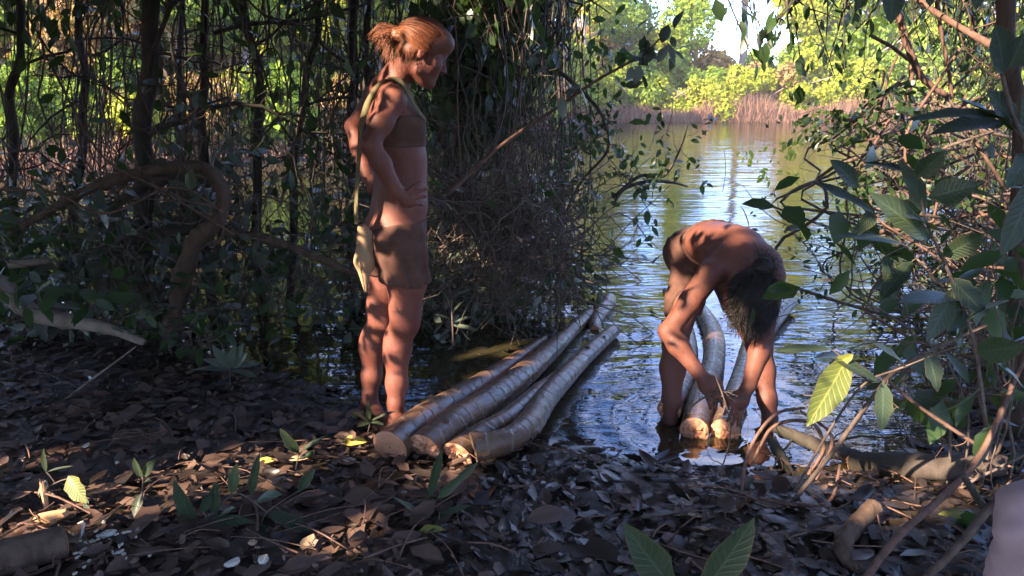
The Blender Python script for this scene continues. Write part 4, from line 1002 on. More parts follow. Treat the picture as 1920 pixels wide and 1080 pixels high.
for i in range(120):
    px = rng.uniform(0, 1900); py = rng.uniform(790, 1080); g = on_ground(px, py)
    if shore_dist(g[0], g[1]) < .02: continue
    a = rng.uniform(0, 6.28); l = rng.uniform(.08, .35); d = np.array([math.cos(a), math.sin(a), .0]) * l; d[2] = gz(g[0] + d[0], g[1] + d[1]) - g[2]
    stk.append(tube(spline([g + [0, 0, .04], g + d * .5 + rng.normal(size=3) * .012 + [0, 0, .05], g + d + [0, 0, .045]], 6), rng.uniform(.0015, .004), 4, False))
solo('litter_twigs', merge(stk), M['twig_warm'], (0, 0, 0), 'thin broken twigs scattered through the leaf litter', 'twigs', None, 'stuff')

# ---------------------------------------------------------------- foreground plants, leaf by leaf
M['big_leaf'] = mat_veined('big_leaf', [(0, (.013, .025, .012)), (.5, (.022, .038, .019)), (1, (.038, .055, .026))], .14, .45, (.14, .25, .04))
def leafy_plant(name, label, stem, r, lv, seed, mat='big_leaf', smat='twig', cat='plant', up=(0, -.4, 1), holes=0):
    """stem: list of px,py,Y ; lv: list of (bx,by,tx,ty,Y0,Y1,width[,mat])"""
    pts = spline(np.array([P(*s) for s in stem]), 18)
    base = pts[0].copy(); g = gz(base[0], base[1])
    t = thing(name, label, cat, (base[0], base[1], g))
    part('stem', tube(pts, np.linspace(r, r * .5, 18), 7), M[smat], t)
    for i, l in enumerate(lv):
        b = P(l[0], l[1], l[4]); e = P(l[2], l[3], l[5])
        k = np.argmin(np.linalg.norm(pts - b, axis=1))
        lf = detailed_leaf(b, e, l[6], up if len(l) < 9 else l[8], M[l[7]] if len(l) > 7 and l[7] else M[mat], t, 'leaf', seed=seed * 50 + i, holes=holes, wave=.1)
        part('leaf_stalk', tube(spline([pts[k], (pts[k] + b) / 2 + [0, 0, .003], b], 5), .0016, 5, False), M[smat], lf)
    return t
F_ = (0, -1, .35)
leafy_plant('broadleaf_sapling', 'dark broad leaved sapling in front of the water at the right', [(1850, 800, 1.75), (1830, 660, 1.72), (1800, 560, 1.7), (1765, 480, 1.68), (1735, 410, 1.66), (1720, 330, 1.64)], .0045, [
    (1740, 450, 1637, 362, 1.66, 1.6, .058, 'leaf_big', F_), (1735, 400, 1690, 300, 1.66, 1.62, .04, None, F_), (1740, 370, 1838, 345, 1.66, 1.6, .05, None, F_), (1725, 330, 1620, 300, 1.64, 1.75, .035),
    (1700, 460, 1560, 436, 1.67, 1.6, .035), (1640, 400, 1520, 335, 1.66, 1.7, .04), (1610, 350, 1560, 300, 1.66, 1.62, .04, None, F_), (1660, 480, 1680, 560, 1.68, 1.62, .045, None, F_), (1710, 490, 1650, 560, 1.68, 1.6, .04),
    (1800, 560, 1690, 560, 1.7, 1.6, .06), (1780, 520, 1850, 590, 1.7, 1.65, .05, None, F_), (1770, 480, 1845, 440, 1.68, 1.6, .05, None, F_), (1810, 600, 1890, 560, 1.7, 1.62, .055), (1830, 660, 1920, 650, 1.72, 1.62, .06, None, F_),
    (1720, 330, 1770, 285, 1.64, 1.6, .05, None, F_), (1750, 430, 1700, 400, 1.67, 1.55, .05), (1790, 540, 1740, 640, 1.7, 1.64, .05, None, F_), (1640, 400, 1600, 440, 1.66, 1.62, .035, None, F_)], 1)
leafy_plant('leafy_sprig', 'sapling with one large sunlit yellow green leaf over the shallows', [(1490, 920, 2.1), (1560, 800, 2.0), (1620, 720, 1.95), (1690, 690, 1.9), (1790, 650, 1.85)], .004, [
    (1590, 668, 1515, 800, 1.95, 1.88, .085, 'leaf_yellow', F_), (1560, 670, 1650, 715, 1.95, 1.9, .04, None), (1560, 655, 1450, 655, 1.97, 1.95, .035, 'leaf_big'), (1655, 715, 1655, 810, 1.93, 1.9, .05, 'leaf_big', F_),
    (1570, 680, 1600, 665, 1.95, 1.93, .03, 'leaf_yellow', F_), (1700, 690, 1640, 640, 1.9, 1.86, .045, None), (1740, 660, 1760, 735, 1.88, 1.84, .045, None, F_), (1790, 650, 1830, 580, 1.85, 1.8, .05, None)], 2)
leafy_plant('leafy_branch', 'large dark leaves jutting in from the right edge at upper right', [(1990, 420, 1.6), (1940, 300, 1.5), (1900, 220, 1.45), (1880, 140, 1.42)], .006, [
    (1900, 220, 1700, 215, 1.45, 1.4, .045), (1890, 230, 1745, 245, 1.47, 1.42, .05), (1880, 140, 1870, 45, 1.42, 1.38, .055, None, F_), (1890, 130, 1925, 60, 1.42, 1.4, .05, None, F_), (1905, 240, 1855, 170, 1.47, 1.42, .05, None, F_),
    (1920, 260, 1790, 170, 1.48, 1.4, .045), (1930, 290, 1890, 350, 1.5, 1.45, .05, None, F_), (1930, 280, 1930, 160, 1.5, 1.45, .06, None, F_), (1945, 330, 1880, 480, 1.52, 1.48, .06, None, F_)], 3, smat='twig')
leafy_plant('hanging_sprig', 'single large dark leaves hanging from the top edge at upper right', [(1620, -120, 1.7), (1660, -60, 1.68), (1680, -30, 1.66), (1780, -50, 1.64)], .004, [
    (1672, -35, 1672, 45, 1.66, 1.64, .045, None, F_), (1740, -40, 1745, 12, 1.65, 1.64, .03, None, F_), (1620, -60, 1605, 25, 1.68, 1.66, .022, None, F_), (1830, -55, 1832, 18, 1.64, 1.62, .035, None, F_)], 4, smat='twig')
leafy_plant('broadleaf_seedling', 'two large dull green leaves rising at the bottom edge centre right', [(1290, 1200, 1.18), (1285, 1130, 1.16)], .006, [
    (1265, 1110, 1172, 985, 1.17, 1.12, .055, None, F_), (1310, 1120, 1415, 978, 1.17, 1.12, .065, None, F_)], 5, holes=0)
leafy_plant('grassy_seedling', 'seedling with long narrow leaves in front of the log ends', [(795, 1000, 2.25), (800, 960, 2.25)], .004, [
    (805, 935, 828, 845, 2.25, 2.2, .03, None, F_), (820, 935, 895, 868, 2.25, 2.2, .03, None, F_), (798, 975, 740, 930, 2.25, 2.18, .03), (800, 980, 880, 945, 2.25, 2.2, .035), (795, 985, 765, 960, 2.25, 2.15, .03), (800, 975, 812, 935, 2.25, 2.25, .03, None, F_)], 6, holes=0)
leafy_plant('leafy_seedling', 'seedling with one upright oval yellow leaf at lower left', [(168, 985, 2.3), (150, 920, 2.28), (128, 898, 2.27), (88, 915, 2.27), (72, 935, 2.27)], .003, [
    (128, 892, 160, 945, 2.27, 2.22, .055, 'leaf_yellow', F_), (86, 885, 80, 842, 2.27, 2.25, .02, None, F_), (88, 885, 135, 872, 2.27, 2.24, .012), (85, 900, 70, 930, 2.27, 2.24, .015), (160, 930, 165, 965, 2.28, 2.25, .02, None, F_)], 7, holes=0)
leafy_plant('leafy_seedling', 'bluish green seedling clump in the sunlit strip at lower left centre', [(362, 990, 2.2), (400, 960, 2.2), (445, 925, 2.2), (500, 960, 2.2)], .003, [
    (365, 985, 325, 903, 2.2, 2.16, .05, None, F_), (400, 965, 405, 905, 2.2, 2.16, .04, None, F_), (410, 970, 440, 950, 2.2, 2.15, .03, 'leaf_big'), (435, 925, 443, 870, 2.2, 2.17, .035, 'leaf_big', F_), (480, 940, 528, 925, 2.2, 2.15, .045, 'leaf_big'),
    (470, 930, 485, 850, 2.2, 2.17, .03, None, F_), (375, 985, 470, 975, 2.2, 2.12, .05), (500, 960, 590, 1000, 2.2, 2.12, .05), (520, 985, 525, 1040, 2.2, 2.15, .03, 'leaf_yellow'), (490, 980, 490, 1010, 2.2, 2.16, .03), (380, 960, 395, 925, 2.2, 2.16, .03, None, F_), (560, 920, 590, 880, 2.22, 2.2, .035, None, F_)], 8, holes=0)
leafy_plant('leafy_seedling', 'small dark seedling standing in front of the woman\'s feet', [(555, 880, 2.6), (560, 850, 2.6)], .003, [
    (560, 850, 525, 805, 2.6, 2.55, .04, None, F_), (562, 850, 610, 815, 2.6, 2.55, .03), (560, 855, 540, 840, 2.6, 2.55, .04), (560, 860, 590, 850, 2.6, 2.55, .04)], 9, holes=0)
leafy_plant('leafy_seedling', 'dark seedling with drooping leaf left of the clump', [(265, 960, 2.25), (268, 900, 2.25)], .003, [
    (265, 895, 250, 860, 2.25, 2.2, .03, 'leaf_big', F_), (268, 893, 290, 862, 2.25, 2.2, .03, None, F_), (265, 925, 250, 970, 2.25, 2.2, .035, None), (268, 905, 282, 900, 2.25, 2.18, .02, 'leaf_big')], 10, holes=0)
leafy_plant('star_leaved_seedling', 'grey seedling with a star of long leaves left of the woman\'s calves', [(430, 745, 3.55), (432, 690, 3.55)], .004, [
    (432, 690, 398, 648, 3.55, 3.5, .05, None, F_), (430, 692, 380, 672, 3.55, 3.5, .05), (432, 695, 365, 690, 3.55, 3.45, .04), (432, 690, 455, 645, 3.55, 3.5, .05, None, F_), (436, 690, 490, 680, 3.55, 3.5, .05), (434, 695, 480, 705, 3.55, 3.45, .04), (430, 690, 440, 650, 3.55, 3.5, .05, None, F_), (432, 690, 462, 662, 3.55, 3.5, .05, None, F_)], 11, mat='leaf_shade', holes=0)
leafy_plant('tall_weed', 'weed with narrow drooping leaves standing in dark water behind the first log', [(850, 650, 4.0), (848, 600, 4.0), (845, 560, 4.0), (840, 525, 4.0)], .005, [
    (848, 600, 815, 588, 4, 3.9, .035), (850, 605, 890, 592, 4, 3.9, .035), (845, 560, 885, 540, 4, 3.95, .04), (845, 575, 830, 545, 4, 3.95, .035), (842, 540, 822, 520, 4, 3.95, .035), (848, 610, 895, 618, 4, 3.9, .035), (846, 590, 872, 560, 4, 3.95, .035)], 12, mat='leaf_shade', holes=0)
leafy_plant('grassy_seedling', 'grassy dark tuft at the woman\'s feet', [(690, 810, 2.95), (695, 790, 2.95)], .003, [
    (695, 790, 745, 768, 2.95, 2.9, .02), (692, 792, 660, 770, 2.95, 2.9, .025), (694, 792, 720, 795, 2.95, 2.85, .02), (692, 790, 690, 755, 2.95, 2.92, .02, None, F_), (693, 792, 670, 800, 2.95, 2.88, .025)], 13, holes=0)

# ---------------------------------------------------------------- people: smooth union bodies, one continuous surface each
class Field:
    def __init__(s, lo, hi, h):
        s.h = h; s.lo = np.array(lo, float)
        s.dim = np.ceil((np.array(hi) - s.lo) / h).astype(int) + 1
        s.F = np.full(tuple(s.dim), 9.0, np.float32)
    def sub(s, lo, hi):
        a = np.clip(np.floor((lo - s.lo) / s.h).astype(int), 0, s.dim - 1); b = np.clip(np.ceil((hi - s.lo) / s.h).astype(int) + 1, 1, s.dim)
        sl = tuple(slice(x, y) for x, y in zip(a, b))
        g = np.meshgrid(*[s.lo[i] + s.h * np.arange(a[i], b[i]) for i in range(3)], indexing='ij')
        return sl, np.stack(g, -1).astype(np.float32)
    def blend(s, sl, d, k):
        f = s.F[sl]
        if k < 0:                                   # smooth carve
            k = -k; h_ = np.clip(.5 - .5 * (f + d) / k, 0, 1); s.F[sl] = f * (1 - h_) - d * h_ + k * h_ * (1 - h_); return
        h_ = np.clip(.5 + .5 * (f - d) / k, 0, 1); s.F[sl] = f * (1 - h_) + d * h_ - k * h_ * (1 - h_)
    def cap(s, a, b, ra, rb, k=.02):
        a = np.asarray(a, float); b = np.asarray(b, float); m = max(ra, rb) + k * 1.5 + .03
        sl, p = s.sub(np.minimum(a, b) - m, np.maximum(a, b) + m)
        ab = b - a; t = np.clip(((p - a) @ ab) / max(ab @ ab, 1e-9), 0, 1)
        d = np.linalg.norm(p - a - t[..., None] * ab, axis=-1) - (ra + (rb - ra) * t)
        s.blend(sl, d, k)
    def ell(s, c, r, R=None, k=.02):
        c = np.asarray(c, float); r = np.asarray(r, float); m = r.max() + abs(k) * 1.5 + .03
        sl, p = s.sub(c - m, c + m); q = (p - c)
        if R is not None: q = q @ np.asarray(R, np.float32).T            # rows of R are the local axes
        k0 = np.linalg.norm(q / r, axis=-1); k1 = np.linalg.norm(q / (r * r), axis=-1)
        s.blend(sl, k0 * (k0 - 1) / np.maximum(k1, 1e-6), k)
    def chain(s, pts, rs, k=.02):
        for i in range(len(pts) - 1): s.cap(pts[i], pts[i + 1], rs[i], rs[i + 1], k)
    def grid(s):
        g = np.meshgrid(*[s.lo[i] + s.h * np.arange(s.dim[i]) for i in range(3)], indexing='ij'); return np.stack(g, -1)
def surface_nets(F, lo, h):
    S = F < 0; nx_, ny_, nz_ = F.shape
    c = [S[i:nx_ - 1 + i, j:ny_ - 1 + j, k:nz_ - 1 + k] for i in (0, 1) for j in (0, 1) for k in (0, 1)]
    cnt = sum(x.astype(np.int8) for x in c); act = (cnt > 0) & (cnt < 8)
    I = np.argwhere(act); idx = np.full(act.shape, -1, np.int64); idx[act] = np.arange(len(I))
    acc = np.zeros((len(I), 3)); num = np.zeros(len(I))
    cor = np.array([(i, j, k) for i in (0, 1) for j in (0, 1) for k in (0, 1)])
    for a in range(8):
        for b in range(a + 1, 8):
            if np.abs(cor[a] - cor[b]).sum() != 1: continue
            A = I + cor[a]; B = I + cor[b]; fa = F[A[:, 0], A[:, 1], A[:, 2]]; fb = F[B[:, 0], B[:, 1], B[:, 2]]
            m = (fa < 0) != (fb < 0); t = fa[m] / (fa[m] - fb[m])
            acc[m] += A[m] + (B[m] - A[m]) * t[:, None]; num[m] += 1
    V = lo + h * acc / num[:, None]; Q = []
    for ax in range(3):
        o1, o2 = [(1, 2), (2, 0), (0, 1)][ax]
        sl0 = [slice(None)] * 3; sl1 = [slice(None)] * 3; sl0[ax] = slice(0, -1); sl1[ax] = slice(1, None)
        s0 = S[tuple(sl0)]; s1 = S[tuple(sl1)]; E = np.argwhere(s0 != s1)
        E = E[(E[:, o1] > 0) & (E[:, o2] > 0) & (E[:, o1] < F.shape[o1] - 1) & (E[:, o2] < F.shape[o2] - 1)]
        u = np.zeros(3, int); v = np.zeros(3, int); u[o1] = 1; v[o2] = 1
        q = np.stack([idx[tuple((E - u - v).T)], idx[tuple((E - v).T)], idx[tuple(E.T)], idx[tuple((E - u).T)]], -1)
        flip = ~s0[tuple(E.T)]; q[flip] = q[flip][:, ::-1]; Q.append(q)
    return V, np.concatenate(Q)
def frame(f, up=(0, 0, 1)):
    f = nrm(f); l = nrm(np.cross(up, f)); u = np.cross(f, l); return f, l, u
def finger(F, root, d, bend, L, r):
    d = nrm(d); bend = nrm(bend); p = np.asarray(root, float)
    for i, q in enumerate((.45, .32, .23)):
        e = p + d * L * q; F.cap(p, e, r * (1 - .12 * i), r * (1 - .12 * (i + 1)), .004); p = e; d = nrm(d + bend * .45)
def head(F, c, f, l, u, s=1.0, neck=None):
    L_ = lambda a, b, d: c + (f * a + l * b + u * d) * s
    R = np.stack([f, l, u])
    F.ell(L_(-.012, 0, .015), np.array([.093, .074, .088]) * s, R, .03)
    F.ell(L_(.035, 0, -.05), np.array([.055, .056, .075]) * s, R, .03)
    F.ell(L_(.062, 0, .035), np.array([.03, .05, .035]) * s, R, .02)      # brow
    F.cap(L_(.0, .045, -.085), L_(.065, .012, -.108), .02 * s, .018 * s, .025)   # jaw
    F.cap(L_(.0, -.045, -.085), L_(.065, -.012, -.108), .02 * s, .018 * s, .025)
    F.ell(L_(.078, 0, -.103), np.array([.017, .02, .016]) * s, R, .015)   # chin
    F.cap(L_(.086, 0, .004), L_(.108, 0, -.036), .008 * s, .0115 * s, .012)   # nose
    F.ell(L_(.1, .011, -.04), np.array([.009, .008, .007]) * s, R, .005); F.ell(L_(.1, -.011, -.04), np.array([.009, .008, .007]) * s, R, .005)
    F.ell(L_(.085, 0, -.064), np.array([.012, .021, .006]) * s, R, .005)   # lips
    F.ell(L_(.083, 0, -.075), np.array([.012, .018, .0065]) * s, R, .005)
    for sg in (1, -1):
        F.ell(L_(.046, sg * .040, -.038), np.array([.024, .016, .024]) * s, R, .035)  # cheek
        F.ell(L_(.088, sg * .03, -.002), np.array([.012, .014, .008]) * s, R, -.01)  # eye socket
        F.ell(L_(.072, sg * .03, -.003), np.array([.0115, .0125, .0105]) * s, R, .006)  # eyelid
        F.ell(L_(-.022, sg * .076, -.022), np.array([.017, .008, .029]) * s, R, .008)  # ear
        F.ell(L_(-.018, sg * .086, -.018), np.array([.008, .006, .015]) * s, R, -.005)
def mat_skin(name, c1, c2, c3):
    t = NT(name); n = t.noise(9, 4, .6, t.obj()); n2 = t.noise(160, 3, .6, t.obj()); n3 = t.noise(40, 4, .7, t.obj())
    c = t.ramp(n, [(.3, c1), (.7, c2)]); c = t.mix(t.ramp(n3, [(.52, (0, 0, 0)), (.72, (.6,) * 3)]), c, c3)
    b = t.bsdf(c, t.ramp(n, [(.3, (.5,) * 3), (.7, (.68,) * 3)]), .35, t.bump(t.math('ADD', n2, t.math('MULTIPLY', n3, 1.5)), .25, .003), Subsurface__Weight=.12, Subsurface__Scale=.02)
    bs = [q for q in t.n if q.type == 'BSDF_PRINCIPLED'][0]; bs.inputs['Subsurface Radius'].default_value = (1, .35, .2)
    return t.done(b)
M['skin_w'] = mat_skin('fair_skin', (.14, .046, .03), (.195, .07, .047), (.10, .034, .024))
M['skin_m'] = mat_skin('tan_skin', (.115, .04, .025), (.165, .06, .037), (.08, .028, .018))
def mat_cloth(name, c1, c2):
    t = NT(name); n = t.noise(14, 5, .6, t.obj()); w = t.noise(300, 2, .5, t.obj())
    return t.done(t.bsdf(t.ramp(n, [(.3, c1), (.7, c2)]), .85, .2, t.bump(w, .3, .001)))
M['wrap'] = mat_cloth('earth_cloth', (.075, .036, .026), (.12, .06, .043))
M['canvas'] = mat_cloth('canvas', (.28, .17, .09), (.4, .27, .15))
M['olive'] = mat_cloth('olive_webbing', (.13, .11, .055), (.2, .17, .09))
M['trouser'] = mat_cloth('mauve_cloth', (.33, .24, .25), (.42, .31, .32))
def mat_hair(name, c1, c2, rough=.38):
    t = NT(name); n = t.noise(4, 3, .6, t.mapv(t.uv(), (3, 90, 1))) ; o_ = t.noise(55, 4, .6, t.mapv(t.obj(), (1, 1, 1)), 1.5)
    g = t.n.new('ShaderNodeNewGeometry'); f = t.math('ADD', t.math('MULTIPLY', g.outputs['Random Per Island'], .5), t.math('MULTIPLY', o_, .5))
    return t.done(t.bsdf(t.ramp(f, [(.2, c1), (.75, c2)]), rough, .5, t.bump(o_, .25, .003)))
M['hair_w'] = mat_hair('auburn_hair', (.045, .013, .006), (.28, .09, .032), .55)
M['hair_m'] = mat_hair('black_hair', (.008, .006, .005), (.02, .013, .01), .6)
def strand_geo(rng, roots, n, r0, sides=3, spread=.01):
    g = []
    for k in range(n):
        path = roots[rng.randint(len(roots))] if isinstance(roots, list) else roots
        p = np.array(path, float) + rng.normal(size=3) * spread
        p[1:] += rng.normal(size=(len(p) - 1, 3)) * spread * .5
        g.append(tube(spline(p, 9), np.linspace(r0, r0 * .3, 9), sides, False))
    return merge(g)
def head_strands(rng, c, f, l, u, R3, back, n, side_tilt=1.0, top=None, r=.0013):
    """hairs combed over the skull from the hair line to the knot at `back` (local f,l,u)"""
    g = []; back = np.array(back)
    for _ in range(n):
        th = rng.uniform(-1.45, 1.45); ph = rng.uniform(-.35, 1.0)       # start along hairline
        a = np.array([math.cos(th * 1.0) * .9 + .05, math.sin(th) * .95, .35 + .55 * math.cos(th)])
        if rng.rand() < .3: a = np.array([-.25 + .3 * rng.rand(), rng.choice([-1, 1]) * .85, -.35 + .4 * rng.rand()])
        a = nrm(a + rng.normal(size=3) * .1)
        q = nrm(back); pts = []; up_ = rng.uniform(0, .12); lift = 1.03 + abs(rng.normal()) * .035
        for t in np.linspace(0, 1, 9):
            v = nrm(a * (1 - t) + q * t + np.array([0, 0, up_ * math.sin(math.pi * t)])); rr = R3 * lift
            pts.append(v * rr)
        pts = np.array(pts); pts[-1] = pts[-1] * .6 + back * .4
        W = c + pts[:, 0:1] * f + pts[:, 1:2] * l + pts[:, 2:3] * u
        g.append(tube(spline(W, 14), np.linspace(r, r, 14), 3, False))
    return merge(g)

# ===== standing woman
YW = 3.1
FW = Field(P(600, 540, 3.1) * [1, 0, 0] + [-.02, 2.75, -.02], P(880, 540, 3.1) * [1, 0, 0] + [.05, 3.72, 1.82], .0065)
a_ = math.radians(20); fh = np.array([math.cos(a_), math.sin(a_), 0]); lh = np.array([-math.sin(a_), math.cos(a_), 0])
hp = math.radians(27); hf = math.cos(hp) * fh - math.sin(hp) * np.array([0, 0, 1.]); hl, hu = lh, None; hu = np.cross(hf, hl)
HC = P(796, 96, 3.14)
R0 = np.stack([fh, lh, [0, 0, 1]])
pel = P(742, 432, 3.2); abd = P(745, 335, 3.2); che = P(737, 225, 3.2); nk = P(745, 158, 3.2)
FW.ell(che, (.098, .142, .135), R0, .04); FW.ell(P(722, 200, 3.22), (.07, .13, .09), R0, .04); FW.ell(abd + fh * .012, (.108, .13, .13), R0, .06); FW.ell(pel + [0, 0, .02], (.105, .15, .105), R0, .06)
FW.ell(P(752, 290, 3.2), (.10, .124, .10), R0, .05); FW.ell(P(750, 385, 3.2), (.11, .14, .09), R0, .06)
FW.ell(pel - fh * .045 - lh * .065 - [0, 0, .03], (.085, .08, .095), R0, .05); FW.ell(pel - fh * .045 + lh * .065 - [0, 0, .03], (.085, .08, .095), R0, .05)
FW.ell(che + fh * .07 - [0, 0, .035], (.05, .115, .055), R0, .05)
FW.chain([P(728, 170, 3.2), P(745, 140, 3.17), HC - hu * .06 - hf * .03], [.062, .05, .05], .03)
shR = P(735, 190, 3.04); shL = P(702, 186, 3.36)
FW.chain([P(738, 165, 3.2), shR + [0, 0, .01]], [.045, .05], .05); FW.chain([P(726, 165, 3.2), shL + [0, 0, .01]], [.045, .048], .05)
elR = P(694, 270, 2.95); wrR = P(744, 360, 2.98); haR = P(760, 374, 2.99)
FW.chain([shR, (shR + elR) / 2 + [0, 0, .0], elR], [.052, .043, .036], .025); FW.chain([elR, elR * .6 + wrR * .4, wrR, haR], [.036, .038, .026, .026], .02)
elL = P(662, 238, 3.45); wrL = P(690, 335, 3.33)
FW.chain([shL, elL], [.046, .034], .025); FW.chain([elL, elL * .6 + wrL * .4, wrL], [.034, .036, .027], .02); FW.ell(P(702, 350, 3.31), (.035, .02, .045), None, .015)
pal = P(762, 372, 2.985); FW.ell(pal, (.04, .02, .034), np.stack([nrm(haR - wrR), [0, 1, 0], np.cross(nrm(haR - wrR), [0, 1, 0])]), .012)
for (bx, by, ex, ey, L) in ((766, 357, 783, 344, .07), (771, 363, 790, 357, .078), (771, 371, 792, 369, .075), (768, 380, 788, 384, .062)):
    b = P(bx, by, 2.975); e = P(ex, ey, 2.99); finger(FW, b, e - b, [.2, .9, -.1], L, .0088)
finger(FW, P(752, 366, 2.975), P(740, 385, 3.0) - P(752, 366, 2.975), [0, 1, 0], .055, .0095)
for (hip, kn, cf, an, heel, toe, nearf) in ((P(757, 462, 3.1), P(760, 592, 3.1), P(745, 655, 3.12), P(742, 757, 3.08), P(730, 782, 3.09), P(775, 803, 3.0), 1), (P(733, 460, 3.27), P(716, 590, 3.28), P(700, 650, 3.31), P(693, 738, 3.3), P(682, 757, 3.31), P(715, 768, 3.22), 0)):
    md = (hip + kn) / 2
    FW.chain([hip, md + fh * .008, kn + [0, 0, .04], kn - [0, 0, .03]], [.088, .077, .06, .056], .04)
    FW.chain([kn - [0, 0, .02], cf, (cf + an) / 2 - [0, 0, .03], an], [.054, .053, .042, .034], .035)
    FW.ell(cf - fh * .01 + [0, 0, .01], (.048, .046, .10), R0, .03)
    g0 = gz(an[0], an[1]); heel = np.array([heel[0], heel[1], g0 + .03]); toe = np.array([toe[0], toe[1], g0 + .018]); an2 = np.array([an[0], an[1], g0 + .075])
    FW.chain([an, an2, heel], [.034, .034, .03], .02); FW.chain([an2, (an2 + toe) / 2 - [0, 0, .005], toe], [.028, .03, .024], .02)
    sd2 = nrm(np.cross(toe - heel, [0, 0, 1])); dt = nrm((toe - heel) * [1, 1, 0])
    for i in range(5): q = toe + sd2 * (i - 2) * .0155 + dt * (.0 - abs(i - 1) * .004); FW.cap(q, q + dt * .03, .0105, .009, .004)
head(FW, HC, hf, hl, hu, .96)
# cloth pieces follow the body (its surface pushed out a few millimetres)
Gd = FW.grid(); loc = Gd - pel
zt = pel[2]
dn_ = np.clip((pel[2] + .05 - Gd[..., 2]) / .25, 0, 1)
flut = (.0015 + .006 * dn_) * np.sin(Gd[..., 0] * 95 + Gd[..., 1] * 60 + 2 * np.sin(Gd[..., 2] * 9)) + .002 * np.sin(Gd[..., 2] * 70 + Gd[..., 0] * 30) + .010 * dn_
arm = np.linalg.norm(Gd - pal, axis=-1) - .07
wrapF = np.maximum(FW.F - .009 - flut, np.maximum(Gd[..., 2] - (zt + .035 + .02 * np.sin(Gd[..., 0] * 12)), (zt - .20 + .006 * np.sin(Gd[..., 0] * 30 + Gd[..., 1] * 20)) - Gd[..., 2]))
wrapF = np.maximum(wrapF, -arm)
ax_b = che - [0, 0, .03]
dist_axis = np.linalg.norm((Gd - che)[..., :2] @ np.stack([fh, lh])[:, :2].T / np.array([.145, .165]), axis=-1) - 1
bandF = np.maximum(np.maximum(FW.F - .005 - flut * .5, np.abs(Gd[..., 2] - ax_b[2] + .01) - .062), dist_axis * .14)
armcap = np.full(FW.F.shape, 9., np.float32)
def capd(a, b, r):
    ab = b - a; t = np.clip(((Gd - a) @ ab) / (ab @ ab), 0, 1); return np.linalg.norm(Gd - a - t[..., None] * ab, axis=-1) - r
bandF = np.maximum(bandF, -np.minimum(capd(shR, elR, .058), capd(elR, wrR, .05)))
bandF = np.maximum(bandF, -np.minimum(capd(shL, elL, .055), capd(elL, wrL, .045)))
woman = thing('person', 'woman with auburn hair in a bun, standing hand on hip beside the left logs', 'person', (P(742, 780, 3.1)[0], 3.12, gz(P(742, 780, 3.1)[0], 3.12)))
part('body', surface_nets(FW.F, FW.lo, FW.h), M['skin_w'], woman)
part('hip_wrap', surface_nets(wrapF.astype(np.float32), FW.lo, FW.h), M['wrap'], woman, label='plain earth brown cloth wrapped round the hips')
part('chest_wrap', surface_nets(bandF.astype(np.float32), FW.lo, FW.h), M['wrap'], woman, label='plain earth brown cloth band round the chest')
# hair: skull cap, bun, ponytail wisps
Lc = lambda a, b, d: HC + (hf * a + hl * b + hu * d) * .95
FH = Field(HC - .2, HC + .2, .005)
Rh = np.stack([hf, hl, hu])
FH.ell(Lc(-.016, 0, .024), np.array([.101, .081, .092]), Rh, .01)
FH.ell(Lc(.036, 0, .066), np.array([.064, .066, .045]), Rh, .03)
FH.ell(Lc(-.05, 0, -.03), np.array([.055, .07, .05]), Rh, .02)
FH.ell(Lc(.085, 0, -.052), np.array([.075, .12, .078]), Rh, -.012)      # open the face
FH.ell(Lc(-.018, .085, -.035), np.array([.022, .03, .03]), Rh, -.006); FH.ell(Lc(-.018, -.085, -.035), np.array([.022, .03, .03]), Rh, -.006)
hair = part('hair', surface_nets(FH.F, FH.lo, FH.h), M['hair_w'], woman)
rng = np.random.RandomState(3)
bunc = P(752, 70, 3.13)
bl = np.array([(bunc - HC) @ hf, (bunc - HC) @ hl, (bunc - HC) @ hu])
part('hair_strands', head_strands(rng, HC + hf * -.016 + hu * .024, hf, hl, hu, np.array([.098, .079, .089]), bl * .9, 2800, r=.0015), M['hair_w'], hair)
FB = Field(bunc - .1, bunc + .1, .004)
FB.ell(bunc, (.036, .038, .036), None, .01); FB.ell(bunc + P(742, 62, 3.13) * 0 + [-.018, 0, .008], (.022, .03, .03), None, .01)
bun = part('bun', surface_nets(FB.F, FB.lo, FB.h), M['hair_w'], woman)
g = []
for _ in range(130):
    a0 = rng.uniform(0, 6.28); e = rng.uniform(0, 3.1); rr_ = .039
    pts = [bunc + rr_ * np.array([math.cos(a0 + t) * math.sin(e + .15 * t), math.sin(a0 + t) * math.sin(e + .15 * t), math.cos(e + .15 * t)]) for t in np.linspace(0, 2.6, 8)]
    g.append(tube(spline(pts, 12), .0014, 3, False))
part('bun_strands', merge(g), M['hair_w'], bun)
g = []
for _ in range(190):
    u_ = rng.rand(); ex = 694 + 42 * u_ + rng.normal() * 5; ey = 66 + 62 * u_**1.3 + rng.normal() * 7
    b0 = bunc + rng.normal(size=3) * .014; e0 = P(ex, ey, 3.13 + rng.normal() * .035)
    m0 = (b0 + e0) / 2 + np.array([-.012, 0, .018 + .02 * rng.rand()])
    g.append(tube(spline([b0, m0, e0], 9), np.linspace(.0015, .0005, 9), 3, False))
for _ in range(40):                                  # loose hairs at the nape and ear
    b0 = Lc(rng.uniform(-.1, -.03), -.055 + rng.normal() * .02, rng.uniform(-.06, -.02)); e0 = b0 + np.array([-.02 + rng.normal() * .015, rng.normal() * .01, -.045 + rng.normal() * .02])
    g.append(tube(spline([b0, (b0 + e0) / 2 + rng.normal(size=3) * .006, e0], 6), .0006, 3, False))
part('ponytail', merge(g), M['hair_w'], woman)
